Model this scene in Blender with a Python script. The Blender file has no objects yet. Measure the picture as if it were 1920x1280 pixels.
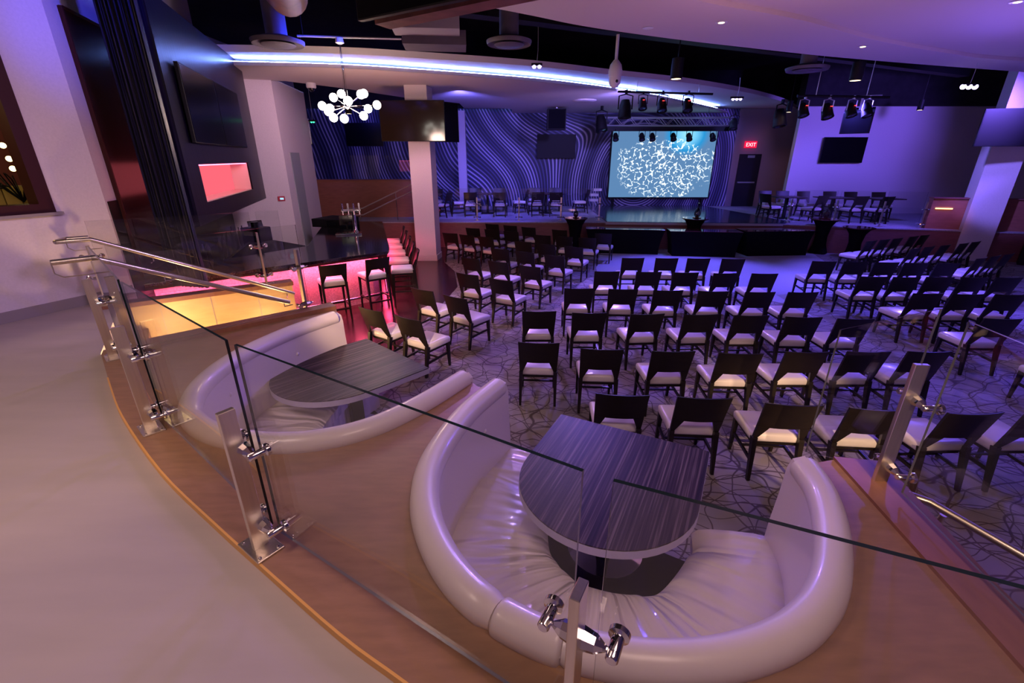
import bpy, math, random
from mathutils import Vector, Matrix
from mathutils.geometry import tessellate_polygon
random.seed(7)
PI = math.pi
S = bpy.context.scene
COL = S.collection
def R(d): return math.radians(d)

# ------------------------------------------------------------------ materials
def mat(name, col=(.5,.5,.5), rough=.5, metal=0., spec=.5, emit=None, es=0., noise=0., nscale=20., stretch=(1,1,1), bump=0., coat=0., coords='Object', col2=None):
    m = bpy.data.materials.new(name); m.use_nodes = True
    nt = m.node_tree; b = nt.nodes['Principled BSDF']
    b.inputs['Base Color'].default_value = (*col, 1)
    b.inputs['Roughness'].default_value = rough
    b.inputs['Metallic'].default_value = metal
    b.inputs['Specular IOR Level'].default_value = spec
    b.inputs['Coat Weight'].default_value = coat
    b.inputs['Coat Roughness'].default_value = .08
    if emit:
        b.inputs['Emission Color'].default_value = (*emit, 1); b.inputs['Emission Strength'].default_value = es
    if noise or bump:
        tc = nt.nodes.new('ShaderNodeTexCoord'); mp = nt.nodes.new('ShaderNodeMapping')
        mp.inputs['Scale'].default_value = stretch
        nz = nt.nodes.new('ShaderNodeTexNoise'); nz.inputs['Scale'].default_value = nscale; nz.inputs['Detail'].default_value = 4
        nt.links.new(tc.outputs[coords], mp.inputs[0]); nt.links.new(mp.outputs[0], nz.inputs['Vector'])
        if noise:
            r = nt.nodes.new('ShaderNodeValToRGB'); r.color_ramp.elements[0].position = .3; r.color_ramp.elements[1].position = .7
            c2 = col2 or tuple(min(1, c*(1+noise)) for c in col)
            r.color_ramp.elements[0].color = (*[c*(1-noise) for c in col], 1) if not col2 else (*col, 1)
            r.color_ramp.elements[1].color = (*c2, 1)
            nt.links.new(nz.outputs['Fac'], r.inputs[0]); nt.links.new(r.outputs[0], b.inputs['Base Color'])
        if bump:
            bp = nt.nodes.new('ShaderNodeBump'); bp.inputs['Strength'].default_value = bump; bp.inputs['Distance'].default_value = .02
            nt.links.new(nz.outputs['Fac'], bp.inputs['Height']); nt.links.new(bp.outputs[0], b.inputs['Normal'])
    return m

def emat(name, col, s):
    m = bpy.data.materials.new(name); m.use_nodes = True; nt = m.node_tree; nt.nodes.clear()
    o = nt.nodes.new('ShaderNodeOutputMaterial'); e = nt.nodes.new('ShaderNodeEmission')
    e.inputs[0].default_value = (*col, 1); e.inputs[1].default_value = s
    nt.links.new(e.outputs[0], o.inputs[0]); return m

def glassmat(name, tint=(.93,.96,.95), ior=1.5, rough=.0, boost=1.0):
    m = bpy.data.materials.new(name); m.use_nodes = True; nt = m.node_tree; nt.nodes.clear()
    o = nt.nodes.new('ShaderNodeOutputMaterial'); mx = nt.nodes.new('ShaderNodeMixShader')
    t = nt.nodes.new('ShaderNodeBsdfTransparent'); g = nt.nodes.new('ShaderNodeBsdfGlossy')
    ge = nt.nodes.new('ShaderNodeNewGeometry'); dt = nt.nodes.new('ShaderNodeVectorMath'); dt.operation = 'DOT_PRODUCT'
    nt.links.new(ge.outputs['Normal'], dt.inputs[0]); nt.links.new(ge.outputs['Incoming'], dt.inputs[1])
    def mth(op, a, b_=None):
        n = nt.nodes.new('ShaderNodeMath'); n.operation = op
        for i, v in enumerate((a, b_)):
            if v is None: continue
            if isinstance(v, (int, float)): n.inputs[i].default_value = v
            else: nt.links.new(v, n.inputs[i])
        return n.outputs[0]
    k = mth('POWER', mth('SUBTRACT', 1.0, mth('ABSOLUTE', dt.outputs['Value'])), 5.0)
    k = mth('ADD', mth('MULTIPLY', k, .95), .045)
    t.inputs[0].default_value = (*tint, 1); g.inputs['Roughness'].default_value = rough
    ml = nt.nodes.new('ShaderNodeMath'); ml.operation = 'MULTIPLY'; ml.inputs[1].default_value = boost; ml.use_clamp = True
    nt.links.new(k, ml.inputs[0]); nt.links.new(ml.outputs[0], mx.inputs[0])
    nt.links.new(t.outputs[0], mx.inputs[1]); nt.links.new(g.outputs[0], mx.inputs[2]); nt.links.new(mx.outputs[0], o.inputs[0])
    return m

M = {}
M['paint'] = mat('wall_paint', (.66,.60,.62), .75, noise=.04, nscale=40)
M['soffit'] = mat('soffit_paint', (.62,.55,.53), .8)
M['dark_ceiling'] = mat('dark_ceiling', (.012,.011,.014), .9, noise=.4, nscale=3)
M['base_tile'] = mat('baseboard_grey', (.28,.24,.24), .6)
M['taupe'] = mat('landing_floor', (.42,.36,.34), .55, noise=.06, nscale=2.2, stretch=(.45,2.6,1), bump=.02)
M['wood'] = mat('cherry_wood', (.29,.155,.085), .42, noise=.13, nscale=5, stretch=(1.2,5,1), bump=.02)
M['wood_strip'] = mat('cherry_cap', (.26,.11,.065), .42, noise=.12, nscale=6, stretch=(3,1,1))
M['maple'] = mat('maple_panel', (.74,.50,.24), .45, noise=.08, nscale=4, stretch=(1,1,5))
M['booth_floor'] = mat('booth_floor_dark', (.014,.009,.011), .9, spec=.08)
M['orange_edge'] = mat('edge_band', (.72,.38,.10), .45)
M['fascia'] = mat('platform_fascia', (.22,.08,.075), .5, noise=.12, nscale=5, stretch=(1,1,6))
M['redwood'] = mat('stair_wall_wood', (.30,.11,.07), .5, noise=.12, nscale=4, stretch=(1,1,5))
M['dark_floor'] = mat('dark_wood_floor', (.045,.012,.014), .22, noise=.3, nscale=6, stretch=(5,1,1))
M['plat_carpet'] = mat('platform_carpet', (.36,.34,.40), .9, noise=.25, nscale=30)
M['deck'] = mat('stage_deck', (.03,.045,.07), .16, noise=.15, nscale=3)
M['lip'] = mat('stage_lip', (.45,.42,.5), .5)
M['leather'] = None
M['seat'] = mat('chair_vinyl', (.74,.66,.66), .34, coat=.15)
M['chairwood'] = mat('espresso_wood', (.011,.007,.005), .40, noise=.3, nscale=12, stretch=(1,1,8), spec=.38)
M['steel'] = mat('brushed_steel', (.74,.67,.57), .30, metal=1., noise=.06, nscale=60, stretch=(1,1,.05))
M['chrome'] = mat('chrome', (.72,.70,.72), .08, metal=1.)
M['glass'] = glassmat('guard_glass', (.96,.965,.955), 1.55)
M['glass_edge'] = mat('glass_edge', (.008,.016,.018), .15)
M['black'] = mat('matte_black', (.005,.005,.006), .55, spec=.25)
M['edge_light'] = mat('polished_glass_edge', (.36,.36,.35), .2, metal=.6)
M['blackgloss'] = mat('black_gloss', (.008,.008,.011), .12, coat=.4)
M['screen'] = mat('tv_screen', (.003,.003,.004), .18, spec=.2)
M['drape'] = mat('black_spandex', (.004,.004,.006), .9, spec=.1, noise=.3, nscale=60)
M['granite'] = mat('bar_top_granite', (.012,.011,.016), .10, noise=.5, nscale=60)
M['barfront'] = mat('bar_front_stone', (.62,.48,.50), .55, noise=.25, nscale=38, bump=.06)
M['laminate'] = None
M['silver_band'] = mat('table_edge_band', (.46,.44,.47), .4, metal=.2)
M['white_plastic'] = mat('white_plastic', (.75,.73,.75), .4)
M['alu'] = mat('truss_aluminium', (.62,.62,.68), .35, metal=.8)
M['duct'] = mat('painted_duct', (.10,.085,.11), .6, noise=.15, nscale=4)
M['ductred'] = mat('duct_brown', (.16,.06,.05), .6, noise=.3, nscale=5)
M['globe'] = emat('globe_glow', (1,.93,.82), 9)
M['lens_warm'] = emat('lamp_warm', (1,.74,.42), 5)
M['lens_violet'] = emat('lamp_violet', (.45,.35,1), 14)
M['lens_green'] = emat('lamp_green', (.05,.9,.35), 3)
M['lens_off'] = mat('lamp_lens', (.05,.05,.09), .1, coat=.5)
M['red_led'] = emat('red_led', (1,.05,.05), 2.5)
M['cove'] = emat('cove_led', (.16,.28,1), 190)
M['pink_led'] = emat('pink_led', (1,.10,.22), 9)
M['pink_back'] = emat('niche_backlight', (1,.14,.19), 1.05)
M['pink_white'] = mat('niche_lining', (.8,.6,.6), .5)
M['exit_red'] = emat('exit_sign_face', (.75,.01,.06), 1.3)
M['exit_txt'] = emat('exit_letters', (1,.35,.4), 3)
M['warm_slot'] = emat('step_light_slot', (1,.62,.28), 2.6)
M['cyan_scr'] = emat('monitor_glow', (.05,.55,.8), 1.6)
M['thermo'] = emat('thermostat_display', (.35,.6,.8), 1.3)
M['redframe'] = mat('window_frame_red', (.04,.008,.007), .5, spec=.2)
M['goldbench'] = mat('gold_bench', (.42,.30,.08), .6)
M['bulb'] = emat('bulb_glow', (1,.8,.3), 8)
M['copper'] = mat('copper', (.5,.2,.12), .25, metal=1.)
M['bottle'] = glassmat('bottle_glass', (.35,.3,.34), 1.5, .02, 1.6)

# leather with radial folds driven by the surface UV
def leather():
    m = mat('pearl_leather', (.70,.61,.62), .34, coat=.25); nt = m.node_tree; b = nt.nodes['Principled BSDF']
    uv = nt.nodes.new('ShaderNodeUVMap'); uv.uv_map = 'UVMap'
    mp = nt.nodes.new('ShaderNodeMapping'); mp.inputs['Scale'].default_value = (5.6, 1.5, 1)
    nz = nt.nodes.new('ShaderNodeTexNoise'); nz.inputs['Scale'].default_value = 1.; nz.inputs['Detail'].default_value = 1.0; nz.inputs['Distortion'].default_value = .7
    bp = nt.nodes.new('ShaderNodeBump'); bp.inputs['Strength'].default_value = .6; bp.inputs['Distance'].default_value = .11
    nt.links.new(uv.outputs[0], mp.inputs[0]); nt.links.new(mp.outputs[0], nz.inputs['Vector'])
    nt.links.new(nz.outputs['Fac'], bp.inputs['Height'])
    nt.links.new(bp.outputs[0], b.inputs['Normal']); nt.links.new(bp.outputs[0], b.inputs['Coat Normal'])
    return m
M['leather_seat'] = leather()
M['leather'] = mat('pearl_leather_back', (.70,.61,.62), .36, coat=.2, bump=.02, nscale=90)

def striped():
    m = mat('zebrano_laminate', (.05,.04,.05), .42, spec=.2); nt = m.node_tree; b = nt.nodes['Principled BSDF']
    tc = nt.nodes.new('ShaderNodeTexCoord'); mp = nt.nodes.new('ShaderNodeMapping'); mp.inputs['Scale'].default_value = (70, 1.1, 1)
    nz = nt.nodes.new('ShaderNodeTexNoise'); nz.inputs['Scale'].default_value = 1.; nz.inputs['Detail'].default_value = 3
    r = nt.nodes.new('ShaderNodeValToRGB'); e = r.color_ramp.elements
    e[0].position = .36; e[0].color = (.008,.004,.006,1); e[1].position = .74; e[1].color = (.19,.14,.135,1)
    x = e.new(.52); x.color = (.034,.019,.022,1)
    nt.links.new(tc.outputs['Object'], mp.inputs[0]); nt.links.new(mp.outputs[0], nz.inputs['Vector']); nt.links.new(nz.outputs['Fac'], r.inputs[0]); nt.links.new(r.outputs[0], b.inputs['Base Color'])
    return m
M['zebrano'] = striped()

def laminate():
    m = mat('bar_back_laminate', (.02,.015,.03), .30, spec=.16); nt = m.node_tree; b = nt.nodes['Principled BSDF']
    tc = nt.nodes.new('ShaderNodeTexCoord'); mp = nt.nodes.new('ShaderNodeMapping'); mp.inputs['Scale'].default_value = (45, 45, .8)
    nz = nt.nodes.new('ShaderNodeTexNoise'); nz.inputs['Scale'].default_value = 1.; nz.inputs['Detail'].default_value = 3
    r = nt.nodes.new('ShaderNodeValToRGB'); e = r.color_ramp.elements
    e[0].position = .35; e[0].color = (.002,.0015,.006,1); e[1].position = .75; e[1].color = (.022,.017,.045,1)
    bp = nt.nodes.new('ShaderNodeBump'); bp.inputs['Strength'].default_value = .12; bp.inputs['Distance'].default_value = .01
    nt.links.new(tc.outputs['Object'], mp.inputs[0]); nt.links.new(mp.outputs[0], nz.inputs['Vector']); nt.links.new(nz.outputs['Fac'], r.inputs[0]); nt.links.new(r.outputs[0], b.inputs['Base Color'])
    nt.links.new(nz.outputs['Fac'], bp.inputs['Height']); nt.links.new(bp.outputs[0], b.inputs['Normal'])
    return m
M['laminate'] = laminate()

def twig_carpet():
    m = mat('twig_carpet', (.30,.26,.26), .92); nt = m.node_tree; b = nt.nodes['Principled BSDF']
    tc = nt.nodes.new('ShaderNodeTexCoord')
    outs = []
    for k, (rot, sc, dist, dsc, lo) in enumerate(((.4,.85,8,1.3,.992),(-.5,.95,9,1.2,.992),(1.3,.8,10,1.1,.991),(2.2,1.0,8,1.5,.992),(-1.2,.8,11,1.0,.991),(.9,1.1,9,1.3,.992),(1.8,.9,12,1.5,.992))):
        mp = nt.nodes.new('ShaderNodeMapping'); mp.inputs['Rotation'].default_value = (0,0,rot); mp.inputs['Location'].default_value = (k*3.7,k*1.9,0)
        wv = nt.nodes.new('ShaderNodeTexWave'); wv.wave_type = 'BANDS'; wv.inputs['Scale'].default_value = sc; wv.inputs['Distortion'].default_value = dist; wv.inputs['Detail'].default_value = 1.2; wv.inputs['Detail Scale'].default_value = dsc
        nt.links.new(tc.outputs['Object'], mp.inputs[0]); nt.links.new(mp.outputs[0], wv.inputs['Vector'])
        mr = nt.nodes.new('ShaderNodeMapRange'); mr.inputs['From Min'].default_value = lo; mr.inputs['From Max'].default_value = .9992; mr.inputs['To Min'].default_value = 1; mr.inputs['To Max'].default_value = 0
        nt.links.new(wv.outputs['Fac'], mr.inputs['Value']); outs.append(mr.outputs[0])
    cur_ = outs[0]
    for o_ in outs[1:]:
        m2 = nt.nodes.new('ShaderNodeMath'); m2.operation = 'MULTIPLY'; nt.links.new(cur_, m2.inputs[0]); nt.links.new(o_, m2.inputs[1]); cur_ = m2.outputs[0]
    nb = nt.nodes.new('ShaderNodeTexNoise'); nb.inputs['Scale'].default_value = .8; nb.inputs['Detail'].default_value = 1
    rb = nt.nodes.new('ShaderNodeValToRGB'); rb.color_ramp.elements[0].position = .42; rb.color_ramp.elements[0].color = (.25,.21,.21,1); rb.color_ramp.elements[1].position = .58; rb.color_ramp.elements[1].color = (.33,.29,.30,1)
    nt.links.new(tc.outputs['Object'], nb.inputs['Vector']); nt.links.new(nb.outputs['Fac'], rb.inputs[0])
    mx = nt.nodes.new('ShaderNodeMixRGB'); mx.inputs[1].default_value = (.09,.065,.07,1)
    nt.links.new(m2.outputs[0], mx.inputs[0]); nt.links.new(rb.outputs[0], mx.inputs[2]); nt.links.new(mx.outputs[0], b.inputs['Base Color'])
    return m
M['carpet'] = twig_carpet()
M['aisle'] = mat('plain_aisle_carpet', (.40,.38,.44), .9, noise=.12, nscale=40)

def swirl():
    m = mat('swirl_mural', (.1,.1,.3), .55); nt = m.node_tree; b = nt.nodes['Principled BSDF']
    tc = nt.nodes.new('ShaderNodeTexCoord'); sp = nt.nodes.new('ShaderNodeSeparateXYZ'); nt.links.new(tc.outputs['Object'], sp.inputs[0])
    def math_(op, a, b_=None, c=None):
        n = nt.nodes.new('ShaderNodeMath'); n.operation = op
        for i, v in enumerate((a, b_, c)):
            if v is None: continue
            if isinstance(v, (int, float)): n.inputs[i].default_value = v
            else: nt.links.new(v, n.inputs[i])
        return n.outputs[0]
    X, Z = sp.outputs[0], sp.outputs[2]
    def dist(cx, cz, sx, sz):
        dx = math_('MULTIPLY', math_('SUBTRACT', X, cx), sx); dz = math_('MULTIPLY', math_('SUBTRACT', Z, cz), sz)
        return math_('SQRT', math_('ADD', math_('MULTIPLY', dx, dx), math_('MULTIPLY', dz, dz)))
    nz = nt.nodes.new('ShaderNodeTexNoise'); nz.inputs['Scale'].default_value = .24; nz.inputs['Detail'].default_value = .6; nt.links.new(tc.outputs['Object'], nz.inputs['Vector'])
    w = math_('MULTIPLY', math_('SUBTRACT', nz.outputs['Fac'], .5), 1.5)
    d1 = dist(5.4, 2.0, 1.0, 1.0)
    d2 = math_('ADD', math_('MULTIPLY', dist(3.4, 6.6, .9, .9), .95), .45)
    d = math_('SMOOTH_MIN', d1, d2, 1.6)
    ph = math_('ADD', d, w)
    s = math_('SINE', math_('MULTIPLY', ph, 56.0))
    s2 = math_('SINE', math_('MULTIPLY', ph, 7.3))
    t = math_('ADD', s, math_('MULTIPLY', s2, .45))
    r = nt.nodes.new('ShaderNodeValToRGB'); e = r.color_ramp.elements
    e[0].position = .15; e[0].color = (.006,.007,.03,1); e[1].position = .95; e[1].color = (.50,.48,.64,1)
    k = e.new(.68); k.color = (.05,.055,.15,1)
    nt.links.new(math_('MULTIPLY_ADD', t, .36, .5), r.inputs[0]); nt.links.new(r.outputs[0], b.inputs['Base Color'])
    return m
M['swirl'] = swirl()

def led():
    m = bpy.data.materials.new('led_screen_picture'); m.use_nodes = True; nt = m.node_tree; nt.nodes.clear()
    o = nt.nodes.new('ShaderNodeOutputMaterial'); e = nt.nodes.new('ShaderNodeEmission'); nt.links.new(e.outputs[0], o.inputs[0])
    tc = nt.nodes.new('ShaderNodeTexCoord'); G = tc.outputs['Object']
    def n(t, **k):
        x = nt.nodes.new(t)
        for a, v in k.items(): setattr(x, a, v)
        return x
    L = nt.links.new
    nz = n('ShaderNodeTexNoise'); nz.inputs['Scale'].default_value = 3.5; L(G, nz.inputs['Vector'])
    ad = n('ShaderNodeMixRGB', blend_type='ADD'); ad.inputs[0].default_value = .35; L(G, ad.inputs[1]); L(nz.outputs['Color'], ad.inputs[2])
    v = n('ShaderNodeTexVoronoi', feature='DISTANCE_TO_EDGE'); v.inputs['Scale'].default_value = 3.9; L(ad.outputs[0], v.inputs['Vector'])
    v2 = n('ShaderNodeTexNoise'); v2.inputs['Scale'].default_value = 9; v2.inputs['Detail'].default_value = 2; L(G, v2.inputs['Vector'])
    # broken network: thin edges kept where fine noise is high
    ed = n('ShaderNodeMapRange'); ed.inputs['From Min'].default_value = .085; ed.inputs['From Max'].default_value = .03; L(v.outputs['Distance'], ed.inputs['Value'])
    br = n('ShaderNodeMapRange'); br.inputs['From Min'].default_value = .45; br.inputs['From Max'].default_value = .52; L(v2.outputs['Fac'], br.inputs['Value'])
    m1 = n('ShaderNodeMath', operation='MULTIPLY'); L(ed.outputs[0], m1.inputs[0]); L(br.outputs[0], m1.inputs[1])
    # radial mask centred a little right of the middle
    mp = n('ShaderNodeMapping'); mp.inputs['Location'].default_value = (-.08, 0, .14); mp.inputs['Scale'].default_value = (.45, 0, .72); L(G, mp.inputs[0])
    le = n('ShaderNodeVectorMath', operation='LENGTH'); L(mp.outputs[0], le.inputs[0])
    rm = n('ShaderNodeMapRange'); rm.inputs['From Min'].default_value = 1.2; rm.inputs['From Max'].default_value = .35; L(le.outputs['Value'], rm.inputs['Value'])
    n3 = n('ShaderNodeTexNoise'); n3.inputs['Scale'].default_value = 1.5; L(G, n3.inputs['Vector'])
    a3 = n('ShaderNodeMath', operation='ADD'); L(rm.outputs[0], a3.inputs[0]); L(n3.outputs['Fac'], a3.inputs[1])
    th = n('ShaderNodeMapRange'); th.inputs['From Min'].default_value = .80; th.inputs['From Max'].default_value = .95; L(a3.outputs[0], th.inputs['Value'])
    m2 = n('ShaderNodeMath', operation='MULTIPLY'); L(m1.outputs[0], m2.inputs[0]); L(th.outputs[0], m2.inputs[1])
    # cyan glow near the top
    mg = n('ShaderNodeMapping'); mg.inputs['Location'].default_value = (-.80, 0, -1.15); mg.inputs['Scale'].default_value = (.85,0,1.0); L(G, mg.inputs[0])
    lg = n('ShaderNodeVectorMath', operation='LENGTH'); L(mg.outputs[0], lg.inputs[0])
    rg = n('ShaderNodeValToRGB'); ee = rg.color_ramp.elements
    ee[0].position = 0; ee[0].color = (.32,.75,.92,1); ee[1].position = 1; ee[1].color = (.10,.22,.42,1)
    k = ee.new(.35); k.color = (.16,.55,.85,1); k = ee.new(.62); k.color = (.02,.28,.62,1); k = ee.new(.86); k.color = (.10,.22,.42,1)
    L(lg.outputs['Value'], rg.inputs[0])
    mx = n('ShaderNodeMixRGB'); L(m2.outputs[0], mx.inputs[0]); L(rg.outputs[0], mx.inputs[1]); mx.inputs[2].default_value = (1.1,1.25,1.3,1)
    L(mx.outputs[0], e.inputs[0]); e.inputs[1].default_value = 1.15
    return m
M['led'] = led()

# ------------------------------------------------------------------ mesh builder
class MB:
    def __init__(s): s.v = []; s.f = []; s.uv = None; s.fm = []
    def add(s, vs, fs, T=None, mi=0):
        o = len(s.v)
        s.v += [tuple(T @ Vector(p)) if T else tuple(p) for p in vs]
        s.f += [tuple(i+o for i in f) for f in fs]; s.fm += [mi]*len(fs); return s
    def box(s, c, d, T=None, mi=0):
        x, y, z = c; a, b, h = d[0]/2, d[1]/2, d[2]/2
        vs = [(x+i*a, y+j*b, z+k*h) for k in (-1,1) for j in (-1,1) for i in (-1,1)]
        return s.add(vs, [(0,2,3,1),(4,5,7,6),(0,1,5,4),(2,6,7,3),(0,4,6,2),(1,3,7,5)], T, mi)
    def prism(s, poly, z0, z1, T=None, mi=0, side=None):
        a = sum(poly[i][0]*poly[(i+1)%len(poly)][1]-poly[(i+1)%len(poly)][0]*poly[i][1] for i in range(len(poly)))
        if a < 0: poly = poly[::-1]
        n = len(poly); vs = [(x,y,z0) for x,y in poly]+[(x,y,z1) for x,y in poly]
        if n > 5:
            tr_ = [t_ for t_ in tessellate_polygon([[Vector((x,y,0)) for x,y in poly]])]
            caps_ = [tuple(t_) for t_ in tr_]+[tuple(n+q_ for q_ in t_[::-1]) for t_ in tr_]
        else: caps_ = [tuple(range(n-1,-1,-1)), tuple(range(n,2*n))]
        s.add(vs, caps_, T, mi)
        o = len(s.v)-2*n
        for i in range(n):
            j = (i+1)%n; s.f.append((o+i,o+j,o+n+j,o+n+i)); s.fm.append(mi if side is None else side)
        return s
    def tube(s, path, r, seg=8, T=None, caps=True, mi=0, rs=None):
        P = [Vector(p) for p in path]; n = len(P); vs = []; fs = []
        up = None
        for i, p in enumerate(P):
            t = (P[min(i+1,n-1)]-P[max(i-1,0)]).normalized()
            if up is None:
                up = Vector((0,0,1)) if abs(t.z) < .9 else Vector((1,0,0))
            a = t.cross(up).normalized(); b = a.cross(t).normalized(); up = b
            rr = rs[i] if rs else r
            for k in range(seg):
                q = 2*PI*k/seg; vs.append(tuple(p + a*math.cos(q)*rr + b*math.sin(q)*rr))
        for i in range(n-1):
            for k in range(seg):
                k2 = (k+1)%seg; fs.append((i*seg+k, i*seg+k2, (i+1)*seg+k2, (i+1)*seg+k))
        if caps: fs += [tuple(range(seg-1,-1,-1)), tuple(range((n-1)*seg, n*seg))]
        return s.add(vs, fs, T, mi)
    def bar(s, a, b, w, h, T=None, mi=0, w2=None, h2=None):
        a, b = Vector(a), Vector(b); t = (b-a).normalized()
        up = Vector((0,0,1)) if abs(t.z) < .8 else Vector((0,1,0))
        x = t.cross(up).normalized(); y = x.cross(t).normalized()
        w2 = w if w2 is None else w2; h2 = h if h2 is None else h2
        vs = [tuple(a+x*i*w/2+y*j*h/2) for i,j in ((-1,-1),(1,-1),(1,1),(-1,1))]+[tuple(b+x*i*w2/2+y*j*h2/2) for i,j in ((-1,-1),(1,-1),(1,1),(-1,1))]
        return s.add(vs, [(3,2,1,0),(4,5,6,7),(0,1,5,4),(1,2,6,5),(2,3,7,6),(3,0,4,7)], T, mi)
    def lathe(s, prof, seg=20, T=None, mi=0):
        vs = []; fs = []; n = len(prof)
        for r, z in prof:
            for k in range(seg):
                q = 2*PI*k/seg; vs.append((r*math.cos(q), r*math.sin(q), z))
        for i in range(n-1):
            for k in range(seg):
                k2 = (k+1)%seg; fs.append((i*seg+k, i*seg+k2, (i+1)*seg+k2, (i+1)*seg+k))
        fs += [tuple(range(seg-1,-1,-1)), tuple(range((n-1)*seg, n*seg))]
        return s.add(vs, fs, T, mi)
    def sphere(s, c, r, T=None, sc=(1,1,1), seg=14, rings=8, mi=0):
        vs = []; fs = []
        for i in range(rings+1):
            a = PI*i/rings
            for k in range(seg):
                q = 2*PI*k/seg
                vs.append((c[0]+r*sc[0]*math.sin(a)*math.cos(q), c[1]+r*sc[1]*math.sin(a)*math.sin(q), c[2]-r*sc[2]*math.cos(a)))
        for i in range(rings):
            for k in range(seg):
                k2 = (k+1)%seg; fs.append((i*seg+k, i*seg+k2, (i+1)*seg+k2, (i+1)*seg+k))
        return s.add(vs, fs, T, mi)
    def loft(s, secs, T=None, closed=True, caps=True, mi=0, uv=None):
        m = len(secs[0]); vs = [p for c in secs for p in c]; fs = []
        o = len(s.v)
        for i in range(len(secs)-1):
            for k in range(m if closed else m-1):
                k2 = (k+1)%m; fs.append((i*m+k, i*m+k2, (i+1)*m+k2, (i+1)*m+k))
        if closed and caps: fs += [tuple(range(m-1,-1,-1)), tuple(range((len(secs)-1)*m, len(secs)*m))]
        s.add(vs, fs, T, mi)
        if uv:
            if s.uv is None: s.uv = {}
            for i in range(len(secs)):
                for k in range(m): s.uv[o+i*m+k] = uv[i][k]
        return s
    def mesh(s, name, mats, smooth=False, bevel=0):
        me = bpy.data.meshes.new(name); me.from_pydata(s.v, [], s.f); 
        for m in (mats if isinstance(mats, (list,tuple)) else [mats]): me.materials.append(m)
        for p, mi in zip(me.polygons, s.fm): p.material_index = mi
        if s.uv:
            u = me.uv_layers.new(name='UVMap')
            for l in me.loops: u.data[l.index].uv = s.uv.get(l.vertex_index, (0,0))
        me.update()
        import bmesh
        b = bmesh.new(); b.from_mesh(me)
        bmesh.ops.recalc_face_normals(b, faces=b.faces)
        if bevel:
            es = [e for e in b.edges if e.is_manifold and e.calc_face_angle(0) > .6]
            bmesh.ops.bevel(b, geom=es, offset=bevel, segments=2 if bevel > .004 else 1, affect='EDGES', profile=.6)
        b.to_mesh(me); b.free()
        if smooth:
            for p in me.polygons: p.use_smooth = True
            try: me.set_sharp_from_angle(angle=R(40))
            except Exception: pass
        return me
    def build(s, name, mats, parent=None, smooth=False, bevel=0, world=False):
        if parent is not None and world:
            inv = parent_matrix(parent).inverted(); s.v = [tuple(inv @ Vector(p)) for p in s.v]
        off = None
        if parent is None:
            xs = [p[0] for p in s.v]; ys = [p[1] for p in s.v]; zs = [p[2] for p in s.v]
            off = Vector(((min(xs)+max(xs))/2, (min(ys)+max(ys))/2, min(zs)))
            if name in ('floor','stage_deck') or name.startswith(('wall','ceiling')) : off = Vector((0,0,0))
            s.v = [tuple(Vector(p)-off) for p in s.v]
        o = bpy.data.objects.new(name, s.mesh(name, mats, smooth, bevel)); COL.objects.link(o)
        if parent is not None: o.parent = parent
        if off is not None: o.location = off
        return o

def parent_matrix(o):
    m = Matrix.LocRotScale(o.location, o.rotation_euler, o.scale)
    return parent_matrix(o.parent) @ m if o.parent else m
def tag(o, label, cat, group=None, kind=None):
    o['label'] = label; o['category'] = cat
    if group: o['group'] = group
    if kind: o['kind'] = kind
    return o
def thing(name, label, cat, loc=(0,0,0), rz=0., group=None):
    o = bpy.data.objects.new(name, None); COL.objects.link(o); o.location = loc; o.rotation_euler = (0,0,rz); o.empty_display_size = .1
    return tag(o, label, cat, group)
def struct(name, mb, m, **k):
    o = mb.build(name, m, **k); o['kind'] = 'structure'; return o
def catmull(pts, n=8, closed=False):
    P = [Vector(p) for p in pts]; out = []
    N = len(P)
    for i in range(N-1):
        p0 = P[i-1] if i > 0 else P[0]*2-P[1]; p1 = P[i]; p2 = P[i+1]; p3 = P[i+2] if i+2 < N else P[-1]*2-P[-2]
        for k in range(n):
            t = k/n
            out.append(.5*((2*p1)+(p2-p0)*t+(2*p0-5*p1+4*p2-p3)*t*t+(3*p1-p0-3*p2+p3)*t**3))
    out.append(P[-1]); return out
def axis_T(c, d):
    """matrix taking local +z onto direction d at point c"""
    return Matrix.Translation(Vector(c)) @ Vector(d).normalized().to_track_quat('Z','Y').to_matrix().to_4x4()

# ------------------------------------------------------------------ camera
cam = bpy.data.cameras.new('camera'); co = bpy.data.objects.new('camera', cam); COL.objects.link(co)
cam.sensor_width = 36; cam.lens = 856/1920*36; cam.clip_start = .02; cam.clip_end = 200
co.location = (0,0,2.84); co.rotation_euler = (R(90-21.8), 0, 0); S.camera = co

L0 = 1.06          # level of the wooden ledge round the landing
PZ = .85           # level of the raised dining platform / stage

# ------------------------------------------------------------------ room shell
b = MB(); b.prism([(-9,-5),(20,-5),(20,22),(-9,22)], -.1, 0); struct('floor', b, M['carpet'])
b = MB(); b.prism([(-6.2,6.4),(-3.6,6.9),(-2.9,5.9),(-2.25,5.6),(-1.9,6.6),(-1.75,7.6),(-1.5,9.0),(-1.3,10.6),(-1.55,12.2),(-2.0,13.4),(-2.2,15.9),(-8,15.9)], -.02, .006); 
o = b.build('dark_wood_flooring', M['dark_floor']); o['kind'] = 'structure'
b = MB(); b.prism([(2.75,14.3),(2.35,12.6),(2.2,11.2),(2.4,10.3),(5.0,10.2),(5.75,9.2),(5.8,8.3),(6.1,9.8),(7.4,10.3),(9.2,13.2),(9.9,15.3),(3,15.3)], -.02, .006)
o = b.build('floor_aisle', M['aisle']); o['kind'] = 'structure'

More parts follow.
